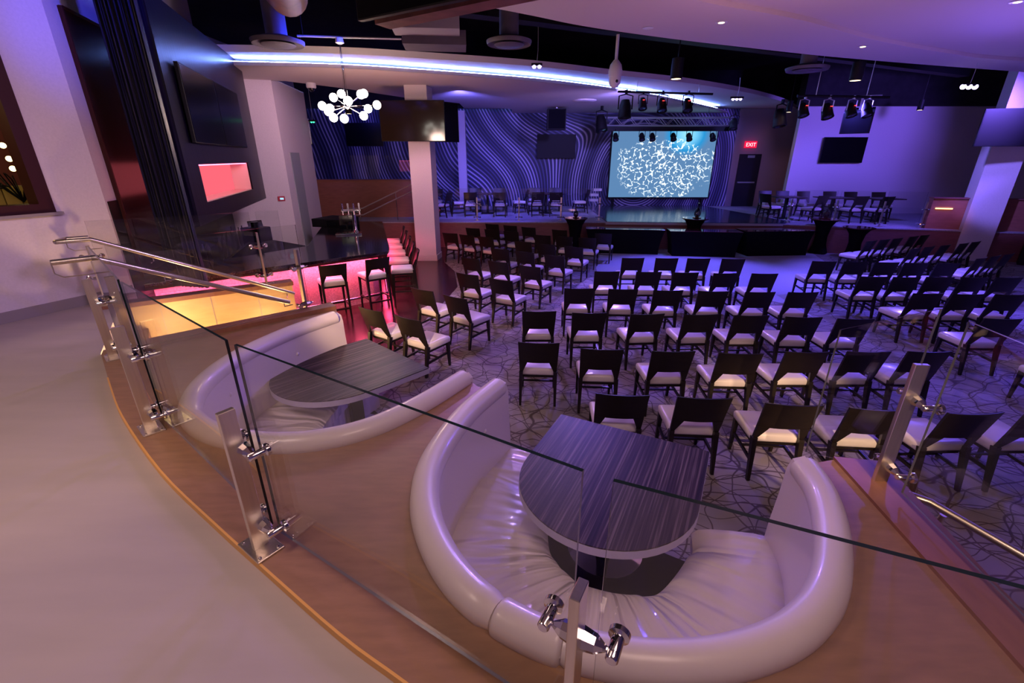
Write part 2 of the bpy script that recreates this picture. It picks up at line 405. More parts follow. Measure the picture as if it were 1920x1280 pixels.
# raised platform and its wooden front
front = [(-8,15.9),(3.12,15.85),(3.14,15.75),(8.72,15.35),(9.0,15.3),(11.27,14.48),(12.63,14.13),(14.6,13.5),(20,12.0)]
b = MB(); b.prism(front+[(20,22),(-8,22)], .0, PZ, mi=1); 
o = struct('trim_platform', MB().prism([(x,y) for x,y in front]+[(20,22),(-8,22)], 0, PZ-.03), M['fascia'])
o = struct('floor_platform', MB().prism([(x,y-.02) for x,y in front]+[(20,22),(-8,22)], PZ-.03, PZ), M['plat_carpet'])
o = MB().prism([(3.2,15.72),(8.85,15.3),(9.35,15.75),(8.6,21.45),(3.6,21.45),(3.3,19.2)], PZ, PZ+.035).build('stage_deck', M['deck']); tag(o, 'dark polished stage deck in front of the glowing screen', 'stage')
lp = MB().bar((3.15,15.70,PZ-.02),(8.85,15.27,PZ-.02), .06, .07).build('nosing', M['lip'], o)

# far wall with mural, plain end part
b = MB(); b.prism([(-9,21.5),(9.62,21.5),(9.62,21.7),(-9,21.7)], 0, 4.8); struct('wall_back', b, M['swirl'])
b = MB(); b.prism([(9.62,21.49),(12.6,21.49),(12.6,21.7),(9.62,21.7)], 0, 6.2); struct('wall_back_plain', b, mat('rose_paint', (.30,.22,.26), .8))
b = MB(); b.prism([(10.54,18.5),(20,18.5),(20,18.7),(10.74,18.7),(10.74,21.5),(10.54,21.5)][:4]+[(10.54,18.7)], 0, 6.2); struct('wall_right', b, M['paint'])
b = MB(); b.prism([(-9,21.4),(12.6,21.4),(12.6,21.7),(-9,21.7)], 4.8, 6.2); struct('wall_back_upper', b, M['dark_ceiling'])
b = MB(); b.prism([(10.4,18.3),(20,18.3),(20,18.7),(10.4,18.7)], 4.60, 6.2); struct('wall_right_upper', b, M['dark_ceiling'])
b = MB(); b.prism([(20,-5),(20.2,-5),(20.2,22),(20,22)], 0, 6.2); struct('wall_far_side', b, M['paint'])
b = MB(); b.prism([(-9,-5.2),(20.2,-5.2),(20.2,-5),(-9,-5)], 0, 6.2); struct('wall_behind', b, M['paint'])
b = MB(); b.prism([(-9,-5),(20,-5),(20,21.7),(-9,21.7)], 6.2, 6.3); struct('ceiling', b, M['dark_ceiling'])
b = MB(); b.prism([(-9.2,-5),(-9,-5),(-9,22),(-9.2,22)], 0, 6.2); struct('wall_outer', b, M['paint'])

# left wall beside the landing (with the framed window) ; it runs at +23 degrees
wd = Vector((.39,.921,0)).normalized(); wn = Vector((wd.y,-wd.x,0))   # along, normal into the room
WC = Vector((-5.49,6.42,0))                                             # its end corner
def WL(t, off=0, z=0): p = WC - wd*t + wn*off; return (p.x, p.y, z)
def quadwall(mb, t0, t1, z0, z1, th=.2):
    a, c, d, e = WL(t0), WL(t1), WL(t1,-th), WL(t0,-th)
    mb.prism([(p[0],p[1]) for p in (a,c,d,e)], z0, z1); return mb
b = MB(); quadwall(b,0,.62,0,6.2); quadwall(b,.62,4.2,0,2.28); quadwall(b,.62,4.2,3.9,6.2); quadwall(b,4.2,13.0,0,6.2)
struct('wall_left', b, M['paint'])
b = MB(); pts = [WL(.0,.0),WL(13,.0),WL(13,.015),WL(.0,.015)]; b.prism([(p[0],p[1]) for p in pts], 1.02, 1.15); struct('baseboard_left', b, M['base_tile'])
# window in it
b = MB()
for t0,t1,z0,z1 in ((.56,.70,2.22,3.96),(4.12,4.26,2.22,3.96),(.70,4.12,2.22,2.33),(.70,4.12,3.85,3.96)):
    p = [WL(t0,.02),WL(t1,.02),WL(t1,-.22),WL(t0,-.22)]; b.prism([(q[0],q[1]) for q in p], z0, z1)
w1 = struct('window_1', b, M['redframe'])
b = MB(); p = [WL(.5,.05),WL(4.3,.05),WL(4.3,-.0),WL(.5,-.0)]; b.prism([(q[0],q[1]) for q in p], 2.19, 2.225); b.build('window_sill', M['base_tile'], w1, world=True)
# side room seen through it: back wall, gold slatted bench, branch with bulbs
b = MB(); p = [WL(.0,-1.9),WL(4.6,-1.9),WL(4.6,-2.0),WL(.0,-2.0)]; b.prism([(q[0],q[1]) for q in p], 1.0, 4.6); struct('wall_side_room', b, mat('side_room_wall', (.16,.035,.03), .7))
b = MB()
for i in range(22):
    t = .2+i*.17; p = [WL(t,-1.2),WL(t+.155,-1.2),WL(t+.155,-1.35),WL(t,-1.35)]; b.prism([(q[0],q[1]) for q in p], 1.5, 2.50)
o = b.build('slatted_bench', M['goldbench']); tag(o, 'gold slatted bench back seen through the red framed window', 'bench')
bt = thing('branch_centerpiece', 'twiggy branch decoration with glowing bulbs behind the red framed window', 'decoration', WL(.43,-1.0,2.30))
b = MB(); rr = random.Random(3)
for i in range(26):
    a = rr.uniform(0,2*PI); l = rr.uniform(.25,.6); b.tube([(0,0,0),(math.cos(a)*l*.4,math.sin(a)*l*.4,l*.5),(math.cos(a)*l*.8,math.sin(a)*l*.8,l*.75+rr.uniform(-.1,.15))], .008, 5)
b.build('branches', M['black'], bt)
for q in ((.0,-.0,.70),(.0,.02,.54),(.02,.0,.42)): MB().sphere(q,.035).build('bulb', M['bulb'], bt)

# second wall plane behind the bar; dark mirror let into it
vd = Vector((-.299,.954,0)); vn = Vector((.954,.299,0))
def VW(t, off=0): p = WC + vd*t + vn*off; return (p.x, p.y)
b = MB(); b.prism([VW(0),VW(6.45),VW(6.45,-.2),VW(0,-.2)], 0, 6.2); struct('wall_bar', b, M['paint'])
tm = thing('wall_mirror', 'dark tinted mirror on the wall beside the string curtain', 'mirror', (*VW(.35),1.2), math.atan2(vd.y,vd.x))
MB().box((.95,-.02,1.69),(1.9,.03,3.36)).build('mirror_glass', mat('tinted_mirror', (.035,.012,.014), .18, spec=.4), tm)
b = MB(); b.box((-.01,-.025,1.69),(.03,.05,3.4)); b.box((.95,-.025,3.385),(1.9,.05,.03)); b.build('frame', M['redframe'], tm)

# white block at the far end of the bar, with door recess
b = MB(); b.prism([(-6.98,12.52),(-5.95,12.85),(-6.12,14.2),(-6.3,15.6),(-7.6,15.6),(-7.6,12.3)], 0, 4.7); struct('wall_block', b, M['paint'])
d1 = MB(); d1.prism([(-6.02,13.35),(-6.09,14.05),(-6.06,14.06),(-5.99,13.35)], 0, 3.0); struct('door_2', d1, mat('grey_door', (.30,.33,.34), .5))
t = thing('thermostat', 'small wall control with lit display on the white wall beside the bar', 'control panel', (-6.17,12.77,1.80), math.atan2(.33,1.03))
MB().box((0,-.012,0.05),(.17,.024,.12)).build('housing', mat('red_plastic', (.45,.03,.06), .4), t, bevel=.004)
MB().box((.01,-.027,.05),(.09,.006,.05)).build('display', M['thermo'], t)

# columns
b = MB(); b.prism([(-2.84,13.6),(-2.25,13.6),(-2.20,14.2),(-2.8,14.2)], 0, 4.72)
o = struct('column_bar', b, M['paint']); MB().prism([(-2.86,13.58),(-2.23,13.58),(-2.18,14.2),(-2.82,14.2)], 0, .17).build('plinth', M['paint'], o, world=True)
MB().prism([(-2.27,20.7),(-1.93,20.7),(-1.93,21.0),(-2.27,21.0)], PZ, 4.66).build('column_mural', M['paint'])['kind'] = 'structure'
ct = Matrix.Translation((13.9,14.0,0)) @ Matrix.Rotation(R(-28),4,'Z')
b = MB(); b.box((0,0,3.1),(.75,.75,6.2), ct); struct('column_side', b, M['paint'])

# ------------------------------------------------------------------ soffits and ceiling
c1 = [(-7.6,10.4),(-5.47,10.48),(-3.44,10.68),(-1.80,11.16),(.49,12.0),(2.42,13.1),(4.70,14.35),(6.88,15.95),(8.43,17.33),(10.3,19.3),(12.0,21.5)]
c2 = [(-7.6,10.85),(-5.74,10.92),(-3.68,11.22),(-1.96,11.85),(.53,13.0),(2.59,14.45),(4.92,16.6),(7.6,19.6),(9.1,21.5)]
C1 = [tuple(p) for p in catmull([Vector((x,y,0)) for x,y in c1],6)]; C2 = [tuple(p) for p in catmull([Vector((x,y,0)) for x,y in c2],6)]
backu = [(12.0,21.5)]
def near(p): return (p[0],p[1])
b = MB(); b.prism([near(p) for p in C1]+[(-2.0,21.5),(-2.0,17.6),(-3.47,16.3),(-4.68,14.3),(-5.66,13.0),(-7.6,12.5)], 4.80, 4.92, mi=0)
struct('ceiling_soffit_upper', b, M['soffit'])
b = MB(); b.prism([near(p) for p in C2]+[(0.0,21.5),(0.0,20.0),(-2.34,17.33),(-3.47,16.2),(-4.68,14.2),(-5.66,12.99),(-7.6,12.5)], 4.64, 4.69)
struct('ceiling_soffit_lower', b, M['soffit'])
b = MB()
secs = [[(p[0],p[1],4.64),(p[0],p[1],4.71),(p[0]+.0,p[1]+.02,4.71),(p[0],p[1]+.02,4.64)] for p in C2]
b.loft(secs); struct('trim_cove_lip', b, M['soffit'])
b = MB(); secs = []
for i, p in enumerate(C2):
    if p[1] > 20.6: break
    secs.append([(p[0],p[1]+.03,4.692),(p[0],p[1]+.03,4.722),(p[0]-.0,p[1]+.07,4.722),(p[0],p[1]+.06,4.692)])
o = b.loft(secs).build('cove_light_strip', M['cove']); tag(o, 'blue white light strip hidden in the curved ceiling cove', 'strip light')

fs = [(-.57,7.28),(-.42,7.17),(.3,7.64),(1.13,8.2),(2.46,8.86),(3.99,9.51),(6.83,10.59),(11.83,12.1),(20,14.3)]
stp = [(2.2,6.85),(2.63,7.12),(4.15,7.83),(6.12,9.04),(8.31,10.09),(10.53,10.86),(20,13.2)]
F = [tuple(p) for p in catmull([Vector((x,y,0)) for x,y in fs[1:]],5)]; G = [tuple(p) for p in catmull([Vector((x,y,0)) for x,y in stp],5)]
b = MB(); b.prism([fs[0]]+[near(p) for p in F]+[near(p) for p in G[::-1]]+[(.9,6.0),(.6,6.5),(-.07,6.95)], 4.70, 4.95); struct('ceiling_front_band', b, M['soffit'])
b = MB(); b.prism([(.6,6.5)]+[near(p) for p in G]+[(20,-5),(2.2,-5),(2.0,5.0)], 4.76, 4.95); struct('ceiling_front', b, M['soffit'])
b = MB(); b.prism([(-8.9,-4.9),(2.2,-4.9),(2.2,2.5),(-8.9,2.5)], 4.9, 5.0); struct('ceiling_landing', b, M['soffit'])

# ------------------------------------------------------------------ wooden ledge, landing floor, booths
edge = [(-4.02,4.10),(-3.4,3.45),(-2.9,2.95),(-2.17,2.32),(-1.57,1.88),(-1.14,1.58),(-.69,1.27),(-.39,1.09),(.05,.82),(.5,.58),(1.0,.36),(1.6,.10),(2.3,-.2)]
EDGE = [near(p) for p in catmull([Vector((x,y,0)) for x,y in edge],4)]
B1 = [(-2.15,5.24),(-2.48,4.64),(-2.68,3.95),(-2.66,3.38),(-2.47,2.93),(-2.17,2.65),(-1.78,2.50),(-1.36,2.49),(-.98,2.65),(-.66,2.99),(-.32,3.52)]
B2 = [(-.16,3.46),(-.42,2.95),(-.57,2.40),(-.56,2.00),(-.44,1.66),(-.24,1.38),(.03,1.19),(.32,1.09),(.62,1.06),(.92,1.10),(1.20,1.21),(1.45,1.41),(1.67,1.72),(1.82,2.05),(1.87,2.35)]
def inset(path, d):
    out = []; n = len(path)
    for i, p in enumerate(path):
        a = Vector(path[max(i-1,0)]); c = Vector(path[min(i+1,n-1)]); t = (c-a).normalized(); nn = Vector((-t.y, t.x))
        out.append((Vector(p)+nn*d, nn))
    return out
def dense(p, n=6): return [(q.x,q.y) for q in catmull([Vector((x,y,0)) for x,y in p], n)]
D1, D2 = dense(B1), dense(B2)
i1 = [(p.x,p.y) for p,_ in inset(D1,.08)]; i2 = [(p.x,p.y) for p,_ in inset(D2,.08)]
poly = EDGE[:-1]+[(1.92,-.05),(2.02,.7),(2.15,1.52),(2.32,2.38),(2.04,2.42)]+i2[::-1]+[(-.28,3.42)]+i1[::-1]+[(-2.16,5.36),(-2.28,5.66),(-2.42,5.76),(-4.10,4.22)]
b = MB(); b.prism(poly, 0, L0, mi=0); struct('trim_ledge', b, M['wood'])
b = MB(); b.loft([[(x,y,z) for x,y,z in ((p[0]-.005,p[1]-.005,1.0),(p[0]-.005,p[1]-.005,L0+.001),(p[0]+.003,p[1]+.003,L0+.001),(p[0]+.003,p[1]+.003,1.0))] for p in EDGE[3:]]); struct('trim_ledge_edge', b, M['orange_edge'])
land = [(-5.25,5.95)]+[(-4.16,4.20)]+EDGE+[(2.6,-4.9),(-8.9,-4.9)]+[(-8.9,-1.5)]+[WL(.35)[:2]]
b = MB(); b.prism(EDGE+[(3.2,-.5),(3.2,-4.9),(-8.9,-4.9),WL(8.4,-.1)[:2],WL(.0,-.1)[:2],(-5.35,6.0),(-4.14,4.22)], .9, 1.02); struct('floor_landing', b, M['taupe'])
# raised strips capping the stair walls
b = MB(); b.prism([(-4.04,4.20),(-2.36,5.72),(-2.24,5.56),(-3.88,4.08)], L0, L0+.045); struct('trim_stair_cap', b, M['wood_strip'])
b = MB(); b.prism([(2.05,2.43),(2.33,2.38),(2.17,1.52),(2.05,.7),(1.97,.0),(1.80,.0),(1.91,1.16)], L0, L0+.02); struct('trim_stair_cap_side', b, M['wood_strip'])
# stairs down to the bar, far wall of the stair
sd = Vector((.80,.60,0)); sn = Vector((-.60,.80,0))
b = MB()
for i in range(6):
    a = Vector((-4.35,4.0,0))+sd*(i*.30); q = [a, a+sd*.32, a+sd*.32+sn*2.1, a+sn*2.1]
    b.prism([(p.x,p.y) for p in q], 0, 1.02-.17*(i+1))
struct('stairs_to_bar', b, M['wood_strip'])
fa, fb = Vector((-5.35,5.65,0)), Vector((-3.45,6.98,0)); fd = (fb-fa).normalized(); fnn = Vector((-fd.y,fd.x,0))
b = MB(); q = [fa, fb, fb+fnn*.16, fa+fnn*.16]; b.prism([(p.x,p.y) for p in q], 0, 1.0); o = struct('wall_stair', b, M['maple'])
q = [fa-fd*.02-fnn*.02, fb+fd*.02-fnn*.02, fb+fd*.02+fnn*.2, fa+fnn*.2-fd*.02]; MB().prism([(p.x,p.y) for p in q], 1.0, L0).build('trim_stair_wall_cap', M['wood_strip'])['kind'] = 'structure'
b = MB()
for k in (.62,1.22,1.82): p = fa+fd*k-fnn*.004; b.box((0,0,.5),(.006,.006,1.0), Matrix.Translation(p) @ Matrix.Rotation(math.atan2(fd.y,fd.x),4,'Z'))
b.build('panel_joint', M['lip'], o, world=True)

def booth(name, label, path, center, seams, buttons):
    t = thing(name, label, 'booth seat', (center[0],center[1],0))
    n = len(path)
    ins = inset(path, .08)
    # rolled top
    b = MB(); rs = []
    cum = [0]
    for i in range(1,n): cum.append(cum[-1]+(Vector(path[i])-Vector(path[i-1])).length)
    tot = cum[-1]
    def roll(s0, s1):
        pts = []; rr = []
        k = 40; 
        for j in range(k+1):
            s = s0+(s1-s0)*j/k
            i = max(1, next((q for q in range(n) if cum[q] >= s), n-1)); f = (s-cum[i-1])/max(1e-6,cum[i]-cum[i-1])
            p = ins[i-1][0].lerp(ins[i][0], f)
            e = min(s-s0, s1-s); r = .082*(.80+.20*math.sqrt(max(0,1-(1-min(1,e/.03))**2)))
            if (s0 < .02 and s-s0 < .05) or (s1 > tot-.02 and s1-s < .05): r = .082*math.sqrt(max(.05,1-(1-min(1,e/.05))**2))
            z = 1.085
            pts.append((p.x,p.y,z)); rr.append(r)
        return MB().tube(pts, .08, 16, rs=rr)
    cuts = [0]+[tot*s for s in seams]+[tot]
    for a_, c_ in zip(cuts[:-1], cuts[1:]): roll(a_+.002, c_-.002).build('top_roll', M['leather'], t, smooth=True, world=True)
    # upholstered back
    secs = []; uvs = []
    prof = [(.02,1.10),(.06,1.135),(.125,1.11),(.145,1.04),(.150,.85),(.165,.62),(.17,.40),(.03,.40)]
    for i,(p,nn) in enumerate(inset(path,0)):
        dd = 1.0
        secs.append([(p.x+nn.x*d, p.y+nn.y*d, z) for d,z in prof]); uvs.append([(cum[i]*1.0,z) for d,z in prof])
    MB().loft(secs).build('backrest', M['leather'], t, smooth=True, world=True, bevel=0)
    # ring seat
    secs = []; uvs = []
    prof = [(.13,.0),(.13,.44),(.16,.475),(.24,.49),(.38,.492),(.52,.488),(.60,.47),(.635,.43),(.63,.33),(.60,.32),(.60,.0)]
    for i,(p,nn) in enumerate(inset(path,0)):
        f_ = cum[i]/tot; k_ = 1+.60*math.sin(PI*f_); row = []; ur = []
        for d,z in prof:
            d = .13+(d-.13)*k_
            q = p+nn*d; row.append((q.x,q.y,z)); ur.append((cum[i], d))
        secs.append(row); uvs.append(ur)
    MB().loft(secs, uv=uvs).build('seat', M['leather_seat'], t, smooth=True, world=True)
    for s in buttons:
        s *= tot; i = max(1, next((q for q in range(n) if cum[q] >= s), n-1)); p, nn = inset(path,0)[i]
        q = p+nn*.146; T = axis_T((q.x,q.y,.86),(nn.x,nn.y,.1))
        MB().lathe([(.001,-.004),(.030,-.003),(.022,.003),(.012,.011),(.0,.013)],14,T).build('button', M['leather'], t, smooth=True, world=True)
    return t
booth('curved_booth', 'white leather curved booth beside the stairs, nearer the bar', D1, (-1.5,3.75), (.5,.62), (.13,.32,.9))
booth('curved_booth', 'white leather curved booth round the dark striped table in front', D2, (.6,2.27), (.47,.53), (.06,.93))

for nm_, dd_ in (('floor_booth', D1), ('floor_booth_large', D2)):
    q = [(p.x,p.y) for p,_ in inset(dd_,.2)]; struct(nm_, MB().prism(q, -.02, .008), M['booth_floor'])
def D_table(name, label, mid, ang, w, straight):
    t = thing(name, label, 'table', (mid[0],mid[1],0), R(ang))   # local +y : open side, origin at semicircle centre
    r = w/2
    out = [(r,straight),(-r,straight)]+[(-r*math.cos(a), -r*math.sin(a)) for a in [PI*i/28 for i in range(29)]]
    MB().prism(out, .742, .75).build('tabletop', M['zebrano'], t)
    MB().prism([(x*1.004, y*1.004) for x,y in out], .685, .742).build('edge_band', M['silver_band'], t)
    MB().box((0,.15,.35),(.14,.14,.67)).build('pedestal', M['blackgloss'], t, bevel=.004)
    MB().lathe([(.0,.0),(.29,.0),(.29,.008),(.18,.03),(.06,.05),(.0,.05)],32,Matrix.Translation((0,.15,.0))).build('base_plate', M['chrome'], t, smooth=True)
    return t
D_table('booth_table', 'dark table with round end in the booth beside the stairs', (-1.86,4.36), -43, 1.27, .73)
D_table('booth_table', 'dark striped table with round end in the large front booth', (.66,2.60), -27, 1.22, .70)

# ------------------------------------------------------------------ glass guards
LAB = {}
def clamp_T(p, tdir, ndir, z): return p, tdir, ndir, z
def rail_post(label, base, tdir, ndir, z0=L0, h=.77, group='steel posts of the glass guard', clampz=(.12,.56), s=1.0, one=None):
    tdir = Vector(tdir).normalized(); ndir = Vector(ndir).normalized()
    t = thing('glass_rail_post', label, 'railing post', (base[0],base[1],z0), math.atan2(tdir.y,tdir.x), group)
    sg = 1 if Vector((-tdir.y,tdir.x,0)).dot(ndir) > 0 else -1     # local +y*sg points to the glass
    MB().box((0,0,h/2),(.022*s+.006,.072,h)).build('upright', M['steel'], t, bevel=.002)
    MB().box((0,0,.005),(.20,.13,.012)).build('base_plate', M['steel'], t, bevel=.002)
    for x,y in ((-.08,.045),(.08,.045),(-.08,-.045),(.08,-.045)):
        MB().lathe([(.0,.0),(.008,.0),(.007,.006),(.0,.008)],8,Matrix.Translation((x,y,.011))).build('bolt', M['chrome'], t)
    for cz in clampz:
        c = MB(); c.lathe([(.005,-.095),(.008,-.078),(.026,-.048),(.034,0),(.026,.048),(.008,.078),(.005,.095)],8, axis_T((0,sg*.030,cz),(1,0,0)))
        cl = c.build('clamp', M['chrome'], t, smooth=False)
        for sx in ((-1,1) if one is None else (one,)):
            k = MB(); k.lathe([(.0,-.045),(.014,-.045),(.018,-.040),(.018,.026),(.030,.031),(.031,.046),(.024,.052),(.0,.052)],16, axis_T((sx*.098,sg*.048,cz),(0,sg,0)))
            k.build('glass_bolt', M['chrome'], cl, smooth=True)
    return t
def pane(label, a, c, ndir, off=.085, z0=L0+.05, z1=L0+1.06, gap=.045, group='glass guard panels', z0b=None, z1b=None, gap2=None, light_edges=False):
    a, c = Vector((a[0],a[1],0)), Vector((c[0],c[1],0)); t = (c-a).normalized(); n = Vector(ndir).normalized()
    p = a+t*gap+n*off; q = c-t*(gap if gap2 is None else gap2)+n*off; w = n*.006
    z0b = z0 if z0b is None else z0b; z1b = z1 if z1b is None else z1b
    vs = []
    for base, za, zb in ((p,z0,z1),(q,z0b,z1b)):
        for s in (-1,1):
            for z in (za,zb): vs.append((base.x+w.x*s, base.y+w.y*s, z))
    # idx: p-:0,1 p+:2,3 q-:4,5 q+:6,7
    m = MB(); m.add(vs, [(0,4,5,1),(2,3,7,6),(1,5,7,3),(0,2,6,4),(0,1,3,2),(4,6,7,5)]); m.fm = [0,0,1,2,1,1]
    o = m.build('glass_guard', [M['glass'], M['edge_light'] if light_edges else M['glass_edge'], M['edge_light']]); return tag(o, label, 'glass guard', group)
G0, G1, G2, G3, G4 = (-3.84,4.03), (-2.56,2.78), (-1.24,1.72), (.17,.84), (1.75,.15)
def nrm(a,c): t = Vector((c[0]-a[0],c[1]-a[1],0)).normalized(); return t, Vector((-t.y,t.x,0))
segs = [(G0,G1),(G1,G2),(G2,G3),(G3,G4)]
plab = ['clear glass guard panel beside the first booth, next to the stairs','clear glass guard panel in front of the first booth, between two steel posts',
        'clear glass guard panel in front of the gap between the booths','clear glass guard panel in front of the large booth, running out at the right']
for (a,c),l in zip(segs,plab):
    t_, n_ = nrm(a,c); pane(l, a, c, n_)
polab = ['steel guard post at the top of the stairs on the wooden ledge','second steel guard post from the stairs, left of the first booth','tall steel guard post in front of the first booth, on the orange-edged ledge','steel guard post seen edge on in front of the large booth']
for k,(g,l) in enumerate(zip((G0,G1,G2,G3),polab)):
    ts = [nrm(*s)[0] for s in segs[max(0,k-1):k+1]]; tt = sum(ts, Vector((0,0,0))).normalized()
    rail_post(l, g, tt, Vector((-tt.y,tt.x,0)))
# near stair wall guard
N1 = (-2.50,5.40); tN, nN = nrm(G0,(-2.62,5.48)); 
pane('clear glass guard panel on the near side of the stairs', (-3.72,4.12), (-2.55,5.56), -nN, off=.03)
rail_post('steel guard post at the foot of the stairs behind the first booth', (-2.60,5.50), tN, -nN, one=-1, clampz=(.10,.56))
# far stair wall guard
f1 = fa+fd*.08+fnn*.09; fm_ = fa+fd*1.98+fnn*.08; 
pane('clear glass guard panel over the lit maple stair wall', f1, fm_, fnn, off=.05)
pane('short glass guard panel at the end of the maple stair wall', fm_, fb+fnn*.08+fd*.05, fnn, off=.05)
rail_post('steel guard post at the head of the stairs, on the maple wall', f1, fd, fnn, clampz=(.10,.35,.62))
rail_post('steel guard post on the maple wall in front of the pink bar', fm_, fd, fnn)
# side guard at the far end of the ledge
rail_post('steel guard post on the dark wooden strip at the side of the large booth', (2.17,2.20), (-.12,-.99,0), (.99,-.12,0))
pane('glass guard panel beyond the side post, sloping down with the steps', (2.18,2.26), (2.22,2.95), (.99,-.12,0), off=.04, gap=.0, z0b=.75, z1b=1.75, light_edges=True)
pane('glass guard panel this side of the side post, on the dark wooden strip', (2.14,2.06), (1.98,.75), (.99,-.12,0), off=.04, gap=.0, light_edges=True)

def handrail(label, s, e, ret, zs, ze, posts, ext=.30, dep=.22):
    s, e = Vector((s[0],s[1],zs)), Vector((e[0],e[1],ze)); t = (e-s).normalized()
    t0 = Vector((t.x,t.y,0)).normalized(); r = Vector(ret).normalized()
    a = s - t0*ext; bq = a + r*dep; c = bq + t0*ext*.7
    th = thing('stair_handrail', label, 'handrail', (s.x,s.y,L0), group='handrails of the stairs')
    MB().tube([c, bq+t0*.01, bq, a, a+t0*.01, s-t0*.01, s, s+t*.02, e], .025, 12).build('rail', M['steel'], th, world=True, smooth=True)
    for f in posts:
        p = s.lerp(e, f); q = p + Vector((0,0,-.07)); w = q + r*(-.10)
        MB().tube([p, q, w],.007,8).build('bracket', M['chrome'], th, world=True, smooth=True)
    MB().tube([bq, bq-Vector((0,0,.10)), bq-Vector((0,0,.14))+t0*.05, bq-Vector((0,0,.14))+t0*.30],.006,8).build('end_loop', M['steel'], th, world=True, smooth=True)
    return th
handrail('round steel handrail on the near side of the stairs, hooked at its top', (-3.88,4.20), (-2.74,5.40), (-.62,-.78,0), 1.99, 1.20, (.3,.96), .15, .13)
handrail('round steel handrail along the maple wall side of the stairs', (-4.93,5.40), (-3.32,6.74), (-.35,.9,0), 1.965, .93, (.25,.95))
t = thing('side_handrail', 'thin brass toned rail sloping away beside the large booth', 'handrail', (2.3,2.1,0))
MB().tube([(2.26,2.10,1.06),(2.36,2.06,1.04),(2.62,1.62,.98),(3.0,1.0,.90)],.022,12).build('rail', M['steel'], t, world=True, smooth=True)
MB().tube([(2.40,2.00,1.0),(2.36,2.0,.6),(2.36,2.0,.0)],.016,10).build('post', M['steel'], t, world=True, smooth=True)

# ------------------------------------------------------------------ dining chairs
def curved_back(w, z0, z1, zt, ybase, slope, th=.022, leg_in=.19, notch=.13, cur=.030, w0=None):
    """backrest panel + the two posts that run down beside the notch, local coords"""
    m = MB()
    def Y(x,z): return ybase - slope*(z-z0) - cur*(1-(x/(w/2))**2)*min(1,(z-z0)/(.12))
    cols = 14; zz = [zt, zt+.10, z1-.1, z1-.004, z1]
    # main panel between notch top zt and z1
    xs = [(-w/2)+(w*i/cols) for i in range(cols+1)]
    secs = []
    for z in zz:
        f = (z-zt)/(z1-zt); hw = (w/2)*(.955+.045*f)
        front = [(x*hw/(w/2), Y(x,z)+th/2, z-.006*(1 if z==z1 else 0)) for x in xs]; back = [(x*hw/(w/2), Y(x,z)-th/2, z) for x in xs[::-1]]
        secs.append(front+back)
    m.loft(secs)
    # side posts tapering down to the legs
    for s in (-1,1):
        a = [(s*(w/2)*.955, zt+.002),(s*notch, zt+.002),(s*leg_in, z0),(s*(w/2)*.93, z0)]
        fr = [(x, Y(x,z)+th/2+.004, z) for x,z in a]; bk = [(x, Y(x,z)-th/2-.002, z) for x,z in a]
        m.add(fr+bk, [(0,1,2,3),(7,6,5,4),(0,4,5,1),(1,5,6,2),(2,6,7,3),(3,7,4,0)])
    return m
def cushion(w, y0, y1, z0, z1, w2=None):
    secs = []; w2 = w2 or w
    n = 10
    for z, ins in ((z0,.012),(z0+.012,.002),(z1-.035,.0),(z1-.012,.008),(z1,.03)):
        secs.append([( -w2/2+ins, y0+ins, z),(w2/2-ins, y0+ins, z),(w/2-ins, y1-ins, z),(-w/2+ins, y1-ins, z)])
    return MB().loft(secs)
def crown_top(m): return m
def chair_parts(seat_h, back_h, stool=False):
    P = []
    zs = seat_h
    c = cushion(.465, -.20, .245, zs-.095, zs, .44)
    P.append(('seat', c.mesh('seat', M['seat'], True, .012)))
    P.append(('backrest', curved_back(.48, zs-.04, back_h, zs+.115, -.215, .29).mesh('backrest', M['chairwood'], True)))
    z0 = zs-.03
    for s in (-1,1):
        P.append(('leg', MB().bar((s*.207,-.213,z0),(s*.213,-.285,0),.046,.060,w2=.028,h2=.034).mesh('rear_leg', M['chairwood'])))
        P.append(('leg', MB().bar((s*.205,.205,zs-.09),(s*.207,.225,0),.044,.05,w2=.026,h2=.030).mesh('front_leg', M['chairwood'])))
    P.append(('seat_frame', MB().box((0,.02,zs-.112),(.40,.40,.035)).mesh('seat_frame', M['chairwood'])))
    if not stool:
        for s in (-1,1): P.append(('stretcher', MB().bar((s*.206,-.24,zs*.42),(s*.206,.205,zs*.42+.02),.02,.03).mesh('stretcher', M['chairwood'])))
        P.append(('stretcher', MB().bar((-.20,.0,zs*.42+.01),(.20,.0,zs*.42+.01),.022,.018).mesh('cross_stretcher', M['chairwood'])))
    else:
        for s in (-1,1): P.append(('stretcher', MB().bar((s*.208,-.25,.30),(s*.207,.215,.30),.018,.03).mesh('stretcher', M['chairwood'])))
        for y in (-.255,.218): P.append(('footrest', MB().bar((-.20,y,.24),(.20,y,.24),.018,.03).mesh('footrest', M['chairwood'])))
    return P
CH = chair_parts(.47, .87); ST = chair_parts(.77, 1.10, True)
def put(parts, name, label, cat, x, y, yaw, z, group):
    t = thing(name, label, cat, (x,y,z), yaw, group)
    for n, me in parts:
        o = bpy.data.objects.new(n, me); COL.objects.link(o); o.parent = t
    return t
ORD = ['first','second','third','fourth','fifth','sixth','seventh']
BACKY = -.335
def chair_at(mx, my, yaw, label, group, z=0.):
    a = R(yaw); x = mx - (-math.sin(a)*BACKY); y = my - math.cos(a)*BACKY
    return put(CH, 'dining_chair', label, 'chair', x, y, a, z, group)

